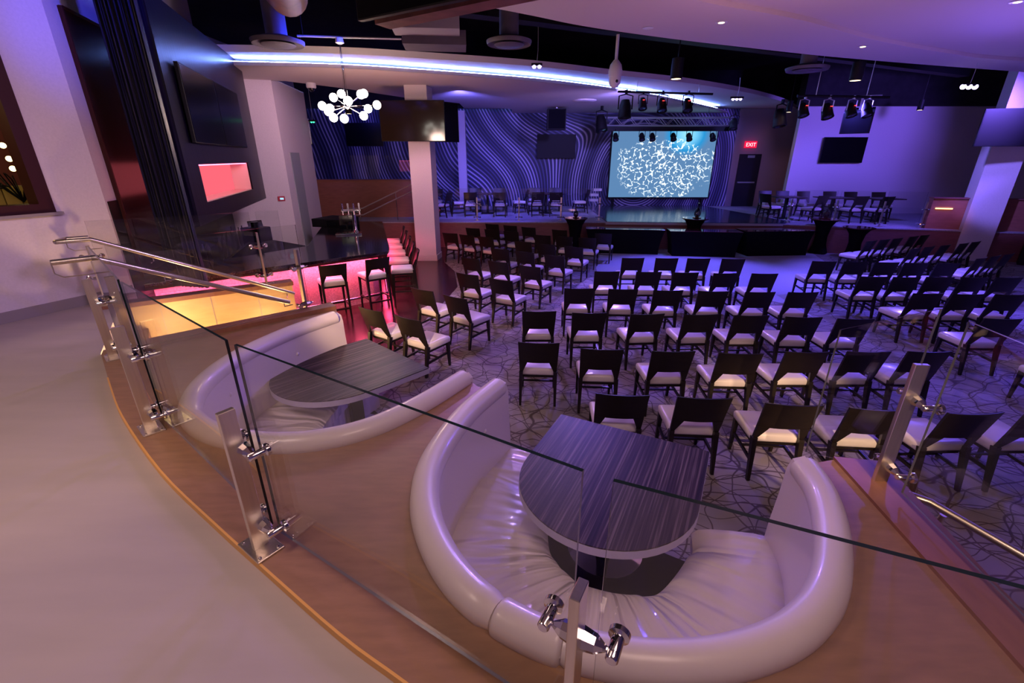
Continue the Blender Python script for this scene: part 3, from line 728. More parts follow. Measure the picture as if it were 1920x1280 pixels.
rows_mid = [('front row near the draped tables', [(2.60,9.76,0),(3.32,9.74,-3),(3.99,9.71,-3),(4.71,9.66,-5)]),
 ('second row from the stage', [(1.80,8.51,0),(2.58,8.47,0),(3.26,8.42,0),(3.99,8.36,2),(4.69,8.33,-2)]),
 ('third row from the stage', [(1.10,7.29,-2),(1.82,7.25,-3),(2.53,7.17,0),(3.24,7.12,-3),(3.97,7.07,0),(4.65,7.06,0)]),
 ('fourth row from the stage', [(.38,6.08,0),(1.07,6.01,0),(1.86,5.96,4),(2.59,5.94,2),(3.26,5.90,0),(3.93,5.83,-3),(4.58,5.76,-1)]),
 ('second row from the booths', [(.31,4.91,-4),(1.01,4.72,-4),(1.79,4.66,0),(2.51,4.60,-3),(3.26,4.64,0),(3.95,4.65,0),(4.62,4.65,0)]),
 ('last row behind the booth table', [(1.00,3.66,-5),(1.72,3.60,-4),(2.45,3.48,-5),(3.13,3.40,-5),(3.89,3.34,2),(4.56,3.34,0)])]
for rn, cs in rows_mid:
    for i,(x,y,w) in enumerate(cs): chair_at(x,y,w, f'black chair, white seat, middle block, {rn}, {ORD[i]} from left', 'banquet chairs in the middle block')
rows_left = [('pair beside the booth table', [(-2.01,6.18,-33),(-1.40,5.80,-33)]),
 ('second row from the booth', [(-1.47,7.23,-33),(-.88,6.80,-36)]),
 ('third row from the booth', [(-.83,8.30,-29),(-.20,7.88,-29)]),
 ('fourth row from the booth', [(-.89,9.75,-31),(-.29,9.39,-29),(.35,8.96,-31)]),
 ('fifth row from the booth', [(-.29,10.83,-27),(.29,10.46,-28),(.93,10.04,-29)]),
 ('long row before the last two', [(-1.78,13.28,-22),(-1.27,12.96,-28),(-.72,12.62,-30),(.28,11.86,-26),(.85,11.46,-25),(1.49,11.10,-26)]),
 ('row next to the last', [(-1.21,14.30,-24),(-.61,13.98,-24),(-.03,13.58,-25),(.85,12.90,-25),(1.42,12.66,-23),(2.03,12.45,-21)]),
 ('row nearest the platform', [(-.65,15.20,-25),(-.06,14.88,-27),(.51,14.47,-28),(1.42,13.90,-27),(2.60,13.20,-20)])]
for rn, cs in rows_left:
    for i,(x,y,w) in enumerate(cs): chair_at(x,y,w, f'black chair, white seat, angled left block, {rn}, {ORD[i]} from left', 'banquet chairs in the angled left block')
rows_right = [('front row', [(6.49,9.42,-6),(7.12,9.38,-5),(7.72,9.33,-4),(8.29,9.28,-3),(8.92,9.25,0)]),
 ('second row', [(6.54,8.10,-4),(7.11,8.06,-2),(7.71,8.06,-3),(8.32,8.04,0),(8.92,8.03,0)]),
 ('third row', [(6.59,6.99,0),(7.18,6.95,-2),(7.83,6.92,-3)]),
 ('fourth row', [(6.54,5.76,-3)]),('fifth row', [(6.55,4.60,-2)])]
for rn, cs in rows_right:
    for i,(x,y,w) in enumerate(cs): chair_at(x,y,w, f'black chair, white seat, block across the aisle, {rn}, {ORD[i]} from left', 'banquet chairs right of the aisle')
rows_far = [('row nearest the platform', [(9.35,11.98,27),(9.86,12.20,27),(10.36,12.40,27),(11.05,12.72,27),(11.55,12.95,27)]),
 ('second row', [(9.62,10.92,27),(10.14,11.14,27),(10.72,11.36,27),(11.42,11.62,27),(11.95,11.86,27)]),
 ('third row', [(10.10,9.78,27),(10.62,10.00,27),(11.14,10.22,27)])]
for rn, cs in rows_far:
    for i,(x,y,w) in enumerate(cs): chair_at(x,y,w, f'black chair, white seat, angled side column block, {rn}, {ORD[i]} from left', 'banquet chairs in the angled right block')

# bar stools
for i,(x,y,w,l) in enumerate([(-3.18,8.02,30,'bar stool at the glowing bar front, beside the maple stair wall'),(-2.53,8.57,38,'bar stool at the glowing bar front, nearest the bar corner')]):
    a = R(w); put(ST, 'bar_stool', 'dark '+l, 'bar stool', x+math.sin(a)*BACKY, y-math.cos(a)*BACKY, a, 0, 'bar stools')
for i in range(5):
    x, y = -1.93-.262*i, 9.42+.86*i; a = R(104)
    put(ST, 'bar_stool', f'dark bar stool on the long side of the bar, {ORD[i]} from the corner', 'bar stool', x+math.sin(a)*BACKY, y-math.cos(a)*BACKY, a, 0, 'bar stools')

# ------------------------------------------------------------------ the bar
barA, barB = Vector((-5.56,6.72)), Vector((-2.55,9.38)); bu = (barB-barA).normalized(); bn = Vector((-bu.y,bu.x))
sideC, sideD = Vector((-3.93,14.2)), Vector((-5.65,14.2))
top = [barA, barB, Vector((-2.58,9.62)), Vector((-2.66,9.95)), sideC, sideD, Vector((-4.62,10.6)), Vector((-4.45,10.0)), barA+bn*1.0+bu*.2]
bar = thing('bar_counter', 'long dark bar with black stone top and pink glowing front', 'bar counter', (-4.0,9.0,0))
MB().prism([(p.x,p.y) for p in top], 1.02, 1.08).build('countertop', M['granite'], bar, world=True, bevel=.006)
fr = [barA+bn*.28, barB+bn*.30-bu*.25, Vector((-2.95,10.0)), sideC+Vector((-.3,-.05)), sideD+Vector((.1,-.05)), Vector((-4.52,10.6)), Vector((-4.35,10.05)), barA+bn*.92+bu*.2]
MB().prism([(p.x,p.y) for p in fr], 0, 1.02).build('counter_front', M['barfront'], bar, world=True)
b = MB(); e1 = barA+bn*.10; e2 = barB+bn*.16-bu*.10; b.bar((e1.x,e1.y,.99),(e2.x,e2.y,.99),.03,.02)
b.bar((e2.x,e2.y,.99),(sideC.x-.12,sideC.y,.99),.03,.02); b.build('light_strip', M['pink_led'], bar, world=True)
b = MB(); e1 = barA+bn*.02; e2 = barB+bn*.05; b.bar((e1.x,e1.y,1.0),(e2.x,e2.y,1.0),.02,.05); b.bar((e2.x,e2.y,1.0),(sideC.x-.02,sideC.y,1.0),.02,.05); b.build('apron', M['redframe'], bar, world=True)
b = MB(); e1 = barA+bn*.12+bu*1.6; e2 = barB+bn*.10-bu*.05; b.tube([(e1.x,e1.y,.2),(e2.x,e2.y,.2),(sideC.x-.12,sideC.y,.2)],.024,10)
b.build('foot_rail', M['chrome'], bar, world=True, smooth=True)
# back counter under the dark panel with bottles
b = MB(); b.prism([VW(.05,.012),VW(6.3,.012),VW(6.3,0),VW(.05,0)], 0, 2.3); struct('wall_bar_splash', b, M['black'])
b = MB(); b.prism([VW(1.9,.75),VW(5.6,.75),(-4.9,10.9),(-4.7,10.2),(-5.15,9.2)], .0, .93); o = b.build('under_counter', M['black']); tag(o, 'black working counter inside the bar', 'counter')
bk = thing('back_counter', 'dark back counter with drinks gear under the pink niche', 'counter', (-5.6,8.5,0))
MB().prism([VW(1.7,.02),VW(5.8,.02),VW(5.8,.62),VW(1.7,.62)], 0, 1.0).build('cabinet_body', M['black'], bk, world=True)
MB().prism([VW(1.7,.02),VW(5.8,.02),VW(5.8,.66),VW(1.7,.66)], 1.0, 1.04).build('worktop', M['granite'], bk, world=True)
rr = random.Random(5)
def bottle(label, x, y, z, h=.3, m=None, grp='bottles on the back counter'):
    b = MB(); b.lathe([(.0,.0),(.036,.0),(.038,.01),(.038,h*.58),(.014,h*.74),(.012,h*.97),(.016,h),(.0,h)],12,Matrix.Translation((x,y,z)))
    return tag(b.build('bottle', m or M['bottle'], smooth=True), label, 'bottle', grp)
for i in range(12):
    p = VW(1.9+i*.32, .30+rr.uniform(-.08,.08)); bottle('small dark bottle on the back counter below the panel', p[0], p[1], 1.04, rr.uniform(.24,.32))
# coffee/POS things near the white block
def pos(label, x, y, z, rz):
    t = thing('till_screen', label, 'till', (x,y,z), rz)
    MB().box((0,0,.01),(.2,.2,.02)).build('base', M['black'], t); MB().box((0,.02,.11),(.04,.03,.2)).build('stand', M['black'], t)
    MB().box((0,-.02,.26),(.34,.03,.24),Matrix.Rotation(R(-15),4,'X')).build('display', M['blackgloss'], t, bevel=.005); return t
pos('black till screen at the far end of the back counter', -6.35, 11.6, 1.04, R(50))
pos('black till on the long side of the bar beside the beer tower', -4.35, 12.3, 1.08, R(20))
b = MB(); b.box((0,0,.16),(.5,.4,.32)); 
t = thing('ice_machine', 'black drinks machine on the back counter', 'machine', (-6.0,10.9,1.04), R(-17)); b.build('body', M['black'], t, bevel=.02)
MB().box((0,-.21,.2),(.3,.02,.1)).build('front_plate', M['steel'], t)
MB().lathe([(.0,0),(.09,0),(.08,.12),(.0,.12)],12,Matrix.Translation((0,0,.32))).build('hopper', M['blackgloss'], t)
# service cabinet
t = thing('service_cabinet', 'black cabinet standing on the far end of the bar', 'cabinet', (-5.0,13.3,1.08), R(-17))
MB().box((0,0,.11),(.9,.9,.22)).build('cabinet_body', M['black'], t, bevel=.008); MB().box((.2,-.46,.11),(.3,.02,.14)).build('door', M['blackgloss'], t)
# beer tower
t = thing('beer_tower', 'chrome beer tap tower on the black bar top', 'beer tap', (-4.12,11.75,1.08), R(15))
MB().box((0,-.1,.02),(.62,.34,.04)).build('drip_tray', M['chrome'], t, bevel=.006)
MB().lathe([(.0,.0),(.07,.0),(.055,.04),(.045,.08),(.045,.50),(.05,.52),(.0,.53)],18,Matrix.Translation((.16,.02,.04))).build('column', M['chrome'], t, smooth=True)
MB().tube([(-.12,.02,.55),(.34,.02,.55)],.05,14).build('manifold', M['chrome'], t, smooth=True)
for k in range(4):
    x = -.08+k*.13; tp = MB().tube([(x,.0,.55),(x,-.09,.55),(x,-.10,.47)],.014,8).build('tap', M['chrome'], t, smooth=True)
    MB().lathe([(.0,.0),(.012,.0),(.024,.12),(.022,.17),(.0,.18)],10,Matrix.Translation((x,-.09,.57))).build('handle', M['white_plastic'] if k%2 else M['chrome'], tp, smooth=True)

# dark panel over the back counter, niche, televisions
pd = Vector((-.299,.954,0)); pn = Vector((.954,.299,0)); P0 = Vector((-4.42,6.62,0))
prz = math.atan2(pd.y,pd.x)     # local x along panel, local y = -pn
pan = thing('bar_back_panel', 'dark striated panel hanging over the back counter with a pink niche', 'wall panel', (P0.x,P0.y,1.95), prz)
LEN = 5.25
def pbox(x0,x1,y0,y1,z0,z1): return MB().box(((x0+x1)/2,(y0+y1)/2,(z0+z1)/2),(x1-x0,y1-y0,z1-z0))
m = MB()
for x0,x1,z0,z1 in ((0,LEN,0,.28),(0,LEN,.82,2.83),(0,.58,.28,.82),(3.98,LEN,.28,.82)): m.box(((x0+x1)/2,.19,(z0+z1)/2),(x1-x0,.38,z1-z0))
m.build('panel_face', M['laminate'], pan)
m = MB(); m.box((2.28,.36,.55),(3.40,.02,.54)); m.build('niche_back', M['pink_back'], pan)
m = MB(); m.box((2.28,.2,.285),(3.4,.34,.012)); m.box((2.28,.2,.815),(3.4,.34,.012)); m.box((.585,.2,.55),(.012,.34,.53)); m.box((3.975,.2,.55),(.012,.34,.53)); m.build('niche_lining', M['pink_white'], pan)
m = MB(); m.box((2.28,.05,.80),(3.3,.03,.015)); m.build('niche_light', M['pink_led'], pan)
def tv(label, loc, rz, w, h, th=.05, mount=None, tilt=0, grp=None, face=None):
    t = thing('television', label, 'television', loc, rz, grp)
    t.rotation_euler = (tilt,0,rz)
    MB().box((0,th/2,h/2),(w,th,h)).build('casing', M['black'], t, bevel=.006)
    MB().box((0,-.003,h/2),(w-.03,.006,h-.03)).build('screen', face or M['screen'], t)
    if mount: MB().box((0,th+mount/2,h/2),(.35,mount,.3)).build('wall_mount', M['black'], t)
    return t
for k,l in ((0,'large black television on the dark panel, over the near half of the niche'),(1,'large black television on the dark panel, over the far half of the niche')):
    c = P0+pd*(.42+.84+k*1.70)+pn*.08; tv(l, (c.x,c.y,3.05), prz, 1.68, 1.0, .05, .03)
# string curtain at the near end of the panel
cur = MB(); rr = random.Random(9)
ca, cb = Vector((-4.41,6.48,0)), Vector((-5.00,6.60,0))
n = 70
pts = []
for i in range(n+1):
    f = i/n; p = ca.lerp(cb, f); w = .035*math.sin(i*1.9)+.02*math.sin(i*.77)
    pts.append((p.x+.1*w, p.y-w-.02))
secs = []
for z in (1.1,2.0,3.0,4.0,5.2): secs.append([(x,y,z) for x,y in pts]+[(x-.004,y+.02,z) for x,y in pts[::-1]])
cur.loft(secs); o = cur.build('string_curtain', mat('curtain_fabric', (.006,.006,.014), .4, nscale=16, stretch=(5,5,.15), noise=.01, col2=(.032,.030,.06)), smooth=True); tag(o, 'dark pleated string curtain hanging between the wall and the bar panel', 'curtain')

# ------------------------------------------------------------------ platform: wooden walls, stair glass, furniture
b = MB(); b.prism([(-8,17.3),(-3.4,17.3),(-3.4,17.45),(-8,17.45)], PZ, 2.13); o = struct('wall_platform_stair', b, M['redwood'])
MB().prism([(-8,17.26),(-3.38,17.26),(-3.38,17.5),(-8,17.5)], 2.13, 2.16).build('cap', M['fascia'], o, world=True)
b = MB(); b.prism([(12.7,14.35),(15.5,13.5),(15.5,13.65),(12.7,14.5)], PZ, 1.74); o = struct('wall_side_stair', b, M['redwood'])
MB().prism([(12.66,14.3),(15.5,13.45),(15.5,13.7),(12.7,14.55)], 1.74, 1.77).build('cap', M['fascia'], o, world=True)
for x in (13.0,13.9):
    t = thing('step_light', 'slim warm slot light on the wooden stair wall by the side column', 'light', (x,14.35-(x-12.7)*.304-.02,1.45), R(-17), 'warm slot lights on the stair wall')
    MB().box((0,0,0),(.42,.03,.035)).build('slot_lens', M['warm_slot'], t)
for k,(a0,a1) in enumerate((((-5.9,16.3,.98+.02),(-3.2,16.3,2.0)),)):
    for dz,l in ((0,'lower thin handrail before the wooden platform wall'),(.22,'upper thin handrail before the wooden platform wall')):
        t = thing('platform_handrail', l, 'handrail', (-5.5,16.4,PZ), group='handrails before the wooden wall')
        MB().tube([(-5.75,16.45,1.02+dz),(-5.2,16.45,1.02+dz),(-3.05,16.45,1.98+dz)],.022,8).build('rail', M['steel'], t, world=True, smooth=True)
        for xx in (-5.3,-4.0): MB().tube([(xx,16.45,1.02+dz+max(0,(xx+5.2))*.44),(xx,16.45,PZ)],.012,6).build('support', M['steel'], t, world=True)
def small_post(label, x, y, z=PZ):
    t = thing('platform_rail_post', label, 'railing post', (x,y,z), 0, 'steel posts along the platform edge')
    MB().box((0,0,.385),(.045,.03,.77)).build('upright', M['steel'], t)
    MB().box((0,0,.006),(.16,.1,.012)).build('base_plate', M['steel'], t)
    for cz in (.12,.56):
        m = MB(); m.lathe([(.006,-.1),(.02,-.04),(.024,0),(.02,.04),(.006,.1)],8,axis_T((0,-.03,cz),(1,0,0)))
        for s in (-1,1): m.lathe([(.0,-.02),(.022,-.02),(.022,.05),(.0,.05)],10,axis_T((s*.1,-.03,cz),(0,1,0)))
        m.build('clamp', M['chrome'], t, smooth=True)
pane('low glass strip standing on the wooden platform wall', (-7.6,17.38), (-3.45,17.38), (0,1,0), off=.0, z0=2.17, z1=2.95, group='glass panels along the platform edge')
px = [-2.62,-1.20,.24,1.68,3.0]
for i,x in enumerate(px): small_post(f'short steel post on the mural side platform edge, {ORD[i]} from the bar column', x, 16.25)
for i in range(4):
    pane(f'clear glass panel on the mural side platform edge, {ORD[i]} from the bar column', (px[i],16.25), (px[i+1],16.25), (0,1,0), off=.05, z0=PZ+.06, z1=PZ+1.06, group='glass panels along the platform edge')
rp = [(9.15,15.55),(10.35,15.1),(11.55,14.7),(12.6,14.4)]
for i,(x,y) in enumerate(rp): small_post(f'short steel post on the platform edge by the white wall, {ORD[i]} from the stage', x, y)
for i in range(3):
    t_, n_ = nrm(rp[i],rp[i+1]); pane(f'clear glass panel on the platform edge by the white wall, {ORD[i]} from the stage', rp[i], rp[i+1], n_, off=.05, z0=PZ+.06, z1=PZ+1.06, group='glass panels along the platform edge')
def dtable(label, x, y, rz=0, w=.85, d=.85, name='platform_table'):
    t = thing(name, label, 'table', (x,y,PZ), R(rz), 'dining tables on the platform')
    MB().box((0,0,.735),(w,d,.03)).build('tabletop', M['zebrano'], t, bevel=.004)
    MB().box((0,0,.36),(.09,.09,.72)).build('pedestal', M['black'], t); MB().box((0,0,.012),(.5,.5,.024)).build('base_plate', M['black'], t, bevel=.004)
    return t
tabs = [('dark dining table on the platform, beside the mural pillar', -.95, 18.5), ('dark dining table on the platform, nearer the stage screen', 1.32, 18.6)]
for l,x,y in tabs: dtable(l,x,y,0,1.3,.8)
pc = [(-1.55,17.55,8),(-.42,17.5,-6),(-2.05,18.3,-80),(-1.5,19.5,180),(-.55,19.6,176),(.30,18.6,100),
      (.88,17.7,12),(1.62,17.6,-4),(.92,19.7,180),(1.75,19.7,172),(2.65,18.6,96)]
wl = ['near side of the table by the mural pillar','near side of the table by the mural pillar, stage side','end of the table by the mural pillar','far side of the table by the mural pillar','far side of the table by the mural pillar, stage side','stage end of the table by the mural pillar',
      'near side of the table nearer the screen','near side of the table nearer the screen, stage side','far side of the table nearer the screen','far side of the table nearer the screen, stage side','stage end of the table nearer the screen']
for (x,y,w),l in zip(pc,wl): put(CH,'dining_chair','black chair on the platform, '+l,'chair',x,y,R(w),PZ,'dining chairs on the mural side platform')
dtable('small dark table on the platform behind the bar column', -3.1, 18.0, 0)
put(CH,'dining_chair','black chair on the platform just behind the bar column','chair',-3.0,18.85,R(180),PZ,'dining chairs on the mural side platform')
put(CH,'dining_chair','black chair on the platform, seat turned towards the bar column','chair',-2.55,17.3,R(70),PZ,'dining chairs on the mural side platform')
rt = [('dark dining table by the white wall, nearest the stage',9.75,16.9),('dark dining table by the white wall, middle one of three',11.2,16.6),('dark dining table by the white wall, nearest the side column',12.6,16.2)]
for l,x,y in rt: dtable(l,x,y,0,1.0,.8)
rc = [(9.05,16.6,-70,'stage end of the first table'),(9.55,17.75,180,'wall side of the first table, stage end'),(10.15,17.7,175,'wall side of the first table, column end'),(10.15,16.0,18,'room side of the first table'),
      (10.85,17.5,180,'wall side of the middle table'),(11.3,15.75,6,'room side of the middle table'),(11.75,17.4,178,'wall side of the middle table, column end'),(12.0,15.6,14,'room side between the last two tables'),
      (12.4,17.2,180,'wall side of the last table'),(13.25,17.0,176,'wall side of the last table, column end')]
for x,y,w,l in rc: put(CH,'dining_chair','black chair by the white wall, '+l,'chair',x,y,R(w),PZ,'dining chairs by the white wall')

# draped banquet tables before the stage (stretch covers, waisted ends)
def draped(label, c, rz, L, D, h, top_m):
    t = thing('draped_table', label, 'table', (c[0],c[1],0), R(rz), 'black draped tables before the stage')
    secs = []
    for k in range(11):
        z = h*k/10; f = 1-.10*math.sin(PI*min(1,z/h)); fl = 1-(.10*math.sin(PI*z/h))
        hl = (L/2)*( .88+.12*(z/h)**1.7 ) ; hd = D/2*fl
        rr_ = [(hl,-hd),(hl*.99,-hd*.4),(hl*.985,0),(hl*.99,hd*.4),(hl,hd),(-hl,hd),(-hl*.99,hd*.4),(-hl*.985,0),(-hl*.99,-hd*.4),(-hl,-hd)]
        secs.append([(x,y,z) for x,y in rr_])
    MB().loft(secs).build('stretch_cover', M['drape'], t, smooth=True)
    MB().box((0,0,h+.004),(L,D,.012)).build('tabletop', top_m, t, bevel=.003)
    return t
glossy_top = mat('glossy_table_top', (.10,.03,.03), .08, coat=.3)
draped('long black draped table, nearest the mural side platform', (3.62,15.0), -8, 2.45, .62, .76, glossy_top)
draped('long black draped table in the middle, with a dark red top', (6.0,14.55), -7, 2.15, .72, .76, glossy_top)
draped('long black draped table nearest the white wall', (8.30,14.70), 4, 2.2, .70, .76, glossy_top)
def highboy(label, x, y, h=1.08, r=.38):
    t = thing('cocktail_table', label, 'cocktail table', (x,y,0), 0, 'black covered cocktail tables')
    prof = [(.26,0.0),(.27,.02),(.19,.25*h),(.17,.5*h),(.22,.78*h),(.31,.93*h),(r,h-.02)]
    secs = []
    for rr_,z in prof:
        row = []
        for k in range(32):
            a = 2*PI*k/32; q = 1+.10*math.cos(4*a)*(1-z/h)
            row.append((rr_*q*math.cos(a), rr_*q*math.sin(a), z))
        secs.append(row)
    MB().loft(secs).build('stretch_cover', M['drape'], t, smooth=True)
    MB().lathe([(.0,h-.02),(r,h-.02),(r,h),(.0,h)],32).build('tabletop', glossy_top, t, smooth=True); return t
highboy('tall black cocktail table at the end of the first draped table', 2.05, 15.1)
highboy('tall black cocktail table behind the middle draped table', 5.95, 15.25, 1.06, .42)
highboy('tall black cocktail table at the corner near the white wall', 9.92, 14.85, 1.08, .42)
highboy('shorter black cocktail table beside the white wall corner', 10.5, 14.1, .92, .42)
def lantern(label, x, y, z, s=1.):
    t = thing('glass_centerpiece', label, 'centrepiece', (x,y,z), 0, 'glass centrepieces on the cocktail tables')
    MB().lathe([(.0,.0),(.11*s,.0),(.12*s,.02),(.0,.02)],16).build('tray', M['copper'], t, smooth=True)
    MB().lathe([(.0,.02),(.05*s,.02),(.09*s,.09*s),(.09*s,.16*s),(.05*s,.24*s),(.02*s,.28*s),(.018*s,.38*s),(.03*s,.40*s),(.0,.40*s)],16).build('decanter', M['bottle'], t, smooth=True)
    MB().lathe([(.0,.02),(.03,.02),(.03,.10),(.0,.11)],12).build('candle', M['copper'], t); return t
lantern('dark glass decanter on the cocktail table at the mural end', 2.05, 15.1, 1.08, .9)
lantern('tall glass decanter on the cocktail table before the screen', 6.0, 15.25, 1.06, 1.15)
lantern('round glass decanter on the cocktail table near the white wall', 9.92, 14.85, 1.08, 1.1)

# ------------------------------------------------------------------ stage screen, speakers, truss
t = thing('led_screen', 'large lit blue screen with a branching white pattern behind the stage', 'screen', (6.52,21.35,PZ), 0)
MB().box((0,.05,1.80),(4.56,.10,2.92)).build('frame', M['black'], t)
o = MB().box((0,0,0),(4.44,.02,2.80)).build('screen_picture', M['led'], t); o.location = (0,-.01,1.80)
for s in (-1,1): MB().box((s*2.0,.05,.17),(.1,.1,.34)).build('support', M['black'], t)
def speaker(label, x, y, z, w, h, d, rz=0, tilt=0):
    t = thing('hanging_speaker', label, 'speaker', (x,y,z), R(rz)); t.rotation_euler = (R(tilt),0,R(rz))
    MB().box((0,0,h/2),(w,d,h)).build('cabinet', M['black'], t, bevel=.01)
    MB().box((0,-d/2-.005,h/2),(w*.9,.012,h*.92)).build('grille', M['drape'], t)
    MB().box((0,0,h+.15),(.05,.05,.3)).build('bracket', M['alu'], t); MB().box((0,0,h+.30),(w*1.2,.04,.03)).build('crossbar', M['alu'], t); return t
speaker('black speaker hanging above the wall television by the mural', 1.68, 19.2, 3.86, .70, .72, .5)
tv('black television on the mural wall beneath the hanging speaker', (1.9,21.32,2.86), 0, 1.66, .95, .06, .05, face=M['black'])
tv('black television hanging before the mural at the bar side', (-5.62,19.0,3.28), 0, 1.42, .82, .05)
tv('narrow view of a black television beside the white block', (-7.3,17.0,3.3), R(25), .9, .82, .05)
tv('black television mounted on the white wall beyond the platform', (12.30,18.36,2.70), 0, 1.60, .88, .05, .06)
MB().prism([(-5.63,18.99),(-5.60,18.99),(-5.60,19.02),(-5.63,19.02)], 4.1, 6.2).build('television_pole', M['black']); bpy.data.objects['television_pole']['kind'] = 'structure'
# column televisions
tvm = mat('warm_reflecting_screen', (.02,.012,.008), .10)
tv('large television on the front of the bar column', (-2.62,13.28,3.27), R(-2), 1.72, .98, .05, .2, face=tvm)
t = tv('second television on the side of the bar column', (-1.85,13.75,3.27), R(35), .9, .98, .05)
tv('large black television on the side column, front face', (12.95,13.0,3.14), R(-14), 1.45, .90, .05, .2, face=M['black'])
tv('black television on the side column, turned to the room', (13.55,12.3,3.14), R(35), 1.55, .93, .05, .1, face=M['black'])
t = thing('paper_stand', 'white stand with stacked papers on the platform beside the stage deck', 'stand', (3.35,19.6,PZ), R(10))
MB().box((0,0,.35),(.06,.06,.7)).build('post', M['alu'], t)
for k,(x,z) in enumerate(((.0,.42),(.0,.62),(.12,.82))): MB().box((x,0,z),(.34,.22,.10)).build('tray', M['white_plastic'], t, bevel=.004)
# truss
tr = thing('lighting_truss', 'aluminium lattice truss above the stage screen', 'truss', (5.9,19.4,4.02))
TL = 5.0
for yy,zz in ((-.14,.0),(.14,.0),(-.14,.28),(.14,.28)): MB().tube([(-TL/2,yy,zz),(TL/2,yy,zz)],.024,8).build('chord', M['alu'], tr, smooth=True)
m = MB(); k = 0; x = -TL/2
while x < TL/2-.1:
    for yy in (-.14,.14): m.tube([(x,yy,0 if k%2 else .28),(x+.28,yy,.28 if k%2 else 0)],.011,6)
    m.tube([(x,-.14,.28),(x+.28,.14,.28)],.009,6); x += .28; k += 1
m.build('lattice', M['alu'], tr, smooth=True)
for xx in (-1.6,1.6): MB().tube([(xx,0,.28),(xx,0,.66)],.006,6).build('suspension_cable', M['black'], tr)
o = MB().bar((3.5,19.2,3.90),(8.3,19.2,3.90),.08,.16).build('light_beam', M['black'], None); tag(o, 'black beam right below the aluminium truss', 'beam')
def stage_light(label, x, y, z, rz=0, tilt=30, s=1., red=False, m=None, grp='stage lights'):
    t = thing('stage_light', label, 'stage light', (x,y,z), R(rz), grp)
    MB().tube([(-.12*s,0,-.24*s),(-.12*s,0,-.03*s),(0,0,0),(.12*s,0,-.03*s),(.12*s,0,-.24*s)],.012*s,6).build('yoke', m or M['black'], t, smooth=True)
    T = Matrix.Translation((0,0,-.24*s)) @ Matrix.Rotation(R(180-tilt),4,'X')
    MB().lathe([(.0,-.16*s),(.07*s,-.15*s),(.10*s,-.06*s),(.11*s,.06*s),(.12*s,.14*s),(.10*s,.145*s),(.09*s,.11*s),(.0,.11*s)],16,T).build('lamp_housing', M['black'], t, smooth=True)
    MB().lathe([(.0,.112*s),(.088*s,.112*s),(.08*s,.125*s),(.0,.13*s)],16,T).build('lens', M['lens_off'], t, smooth=True)
    if red: MB().box((0,-.10*s,-.15*s),(.05*s,.02,.015)).build('status_light', M['red_led'], t)
    MB().box((0,0,.03*s),(.04*s,.04*s,.08*s)).build('hook_clamp', m or M['black'], t)
    return t
for i,x in enumerate((3.95,4.95,5.35,6.15,6.75,7.65)):
    stage_light(f'small black stage light under the truss beam, {ORD[i]} from the mural side', x, 19.05, 3.84, 0, 35, .95, grp='stage lights under the truss')
stage_light('black moving light on the mural end of the truss', 3.3, 18.7, 4.50, 20, 20, 1.9)
stage_light('black moving light on the white wall end of the truss', 8.3, 18.9, 4.35, -20, 20, 1.3)
stage_light('large round black stage light near the plain wall', 9.3, 17.6, 4.60, 20, 15, 1.9)
def light_pipe(label, a, c, rods):
    t = thing('lighting_pipe', label, 'lighting pipe', a, 0, 'lighting pipes'); MB().tube([a,c],.028,10).build('pipe', M['black'], t, world=True, smooth=True)
    for f in rods:
        p = Vector(a).lerp(Vector(c), f); MB().tube([p,(p.x,p.y,p.z+(4.8-p.z if p.z < 4.8 and p.y>12.5 else 1.4))],.008,6).build('hanger', M['alu'], t, world=True)
light_pipe('black lighting pipe under the curved soffit, before the truss', (2.87,14.0,4.53), (5.45,14.0,4.47), (.2,.85))
for i,(x,tl,s,r) in enumerate(((3.10,5,1.55,False),(3.57,25,1.0,True),(4.10,25,1.15,True),(4.80,25,1.15,True))):
    stage_light(f'black stage light on the pipe under the curved soffit, {ORD[i]} from the bar side', x, 14.0, 4.47, 0, tl, s, r, grp='stage lights on the soffit pipe')
light_pipe('black lighting pipe nearer the white wall', (6.65,12.0,4.20), (8.8,12.0,4.17), (.2,.75))
for i,(x,s) in enumerate(((6.85,1.0),(7.42,1.1),(7.98,1.0),(8.35,1.0))):
    stage_light(f'black stage light on the pipe before the white wall, {ORD[i]} from the mural side', x, 12.0, 4.14, 10, 25, s, i<3, M['alu'], 'stage lights on the side pipe')
speaker('large black wedge speaker hanging before the white wall', 8.60, 12.6, 3.48, .62, .50, .42, -35, 18)

# ------------------------------------------------------------------ ceiling items
def disc_vent(label, x, y, z, r=.42):
    t = thing('air_diffuser', label, 'air diffuser', (x,y,z), 0, 'round ceiling air diffusers')
    MB().lathe([(.0,.10),(r*.5,.12),(r,.06),(r*1.0,.04),(r*.96,.0),(r*.82,.03),(r*.0,.03)],28).build('outer_ring', M['duct'], t, smooth=True)
    MB().lathe([(.0,.0),(r*.66,.0),(r*.6,-.015),(.0,-.02)],24).build('centre_plate', M['duct'], t, smooth=True)
    MB().lathe([(.0,.1),(.16,.1),(.16,.9),(.0,.9)],16).build('duct_neck', M['duct'], t, smooth=True); return t
disc_vent('round dark air diffuser above the chandelier side of the cove', -3.72, 8.5, 4.52, .40)
disc_vent('round dark air diffuser between the white soffits', -.05, 9.0, 4.62, .38)
disc_vent('round dark air diffuser above the right block of chairs', 6.35, 11.3, 4.60, .42)
t = thing('air_diffuser', 'round air diffuser set in the lower soffit by the mural', 'air diffuser', (2.4,17.0,4.62), 0, 'round ceiling air diffusers')
MB().lathe([(.0,.02),(.40,.02),(.40,.005),(.34,-.02),(.0,-.005)],28).build('outer_ring', M['soffit'], t, smooth=True)
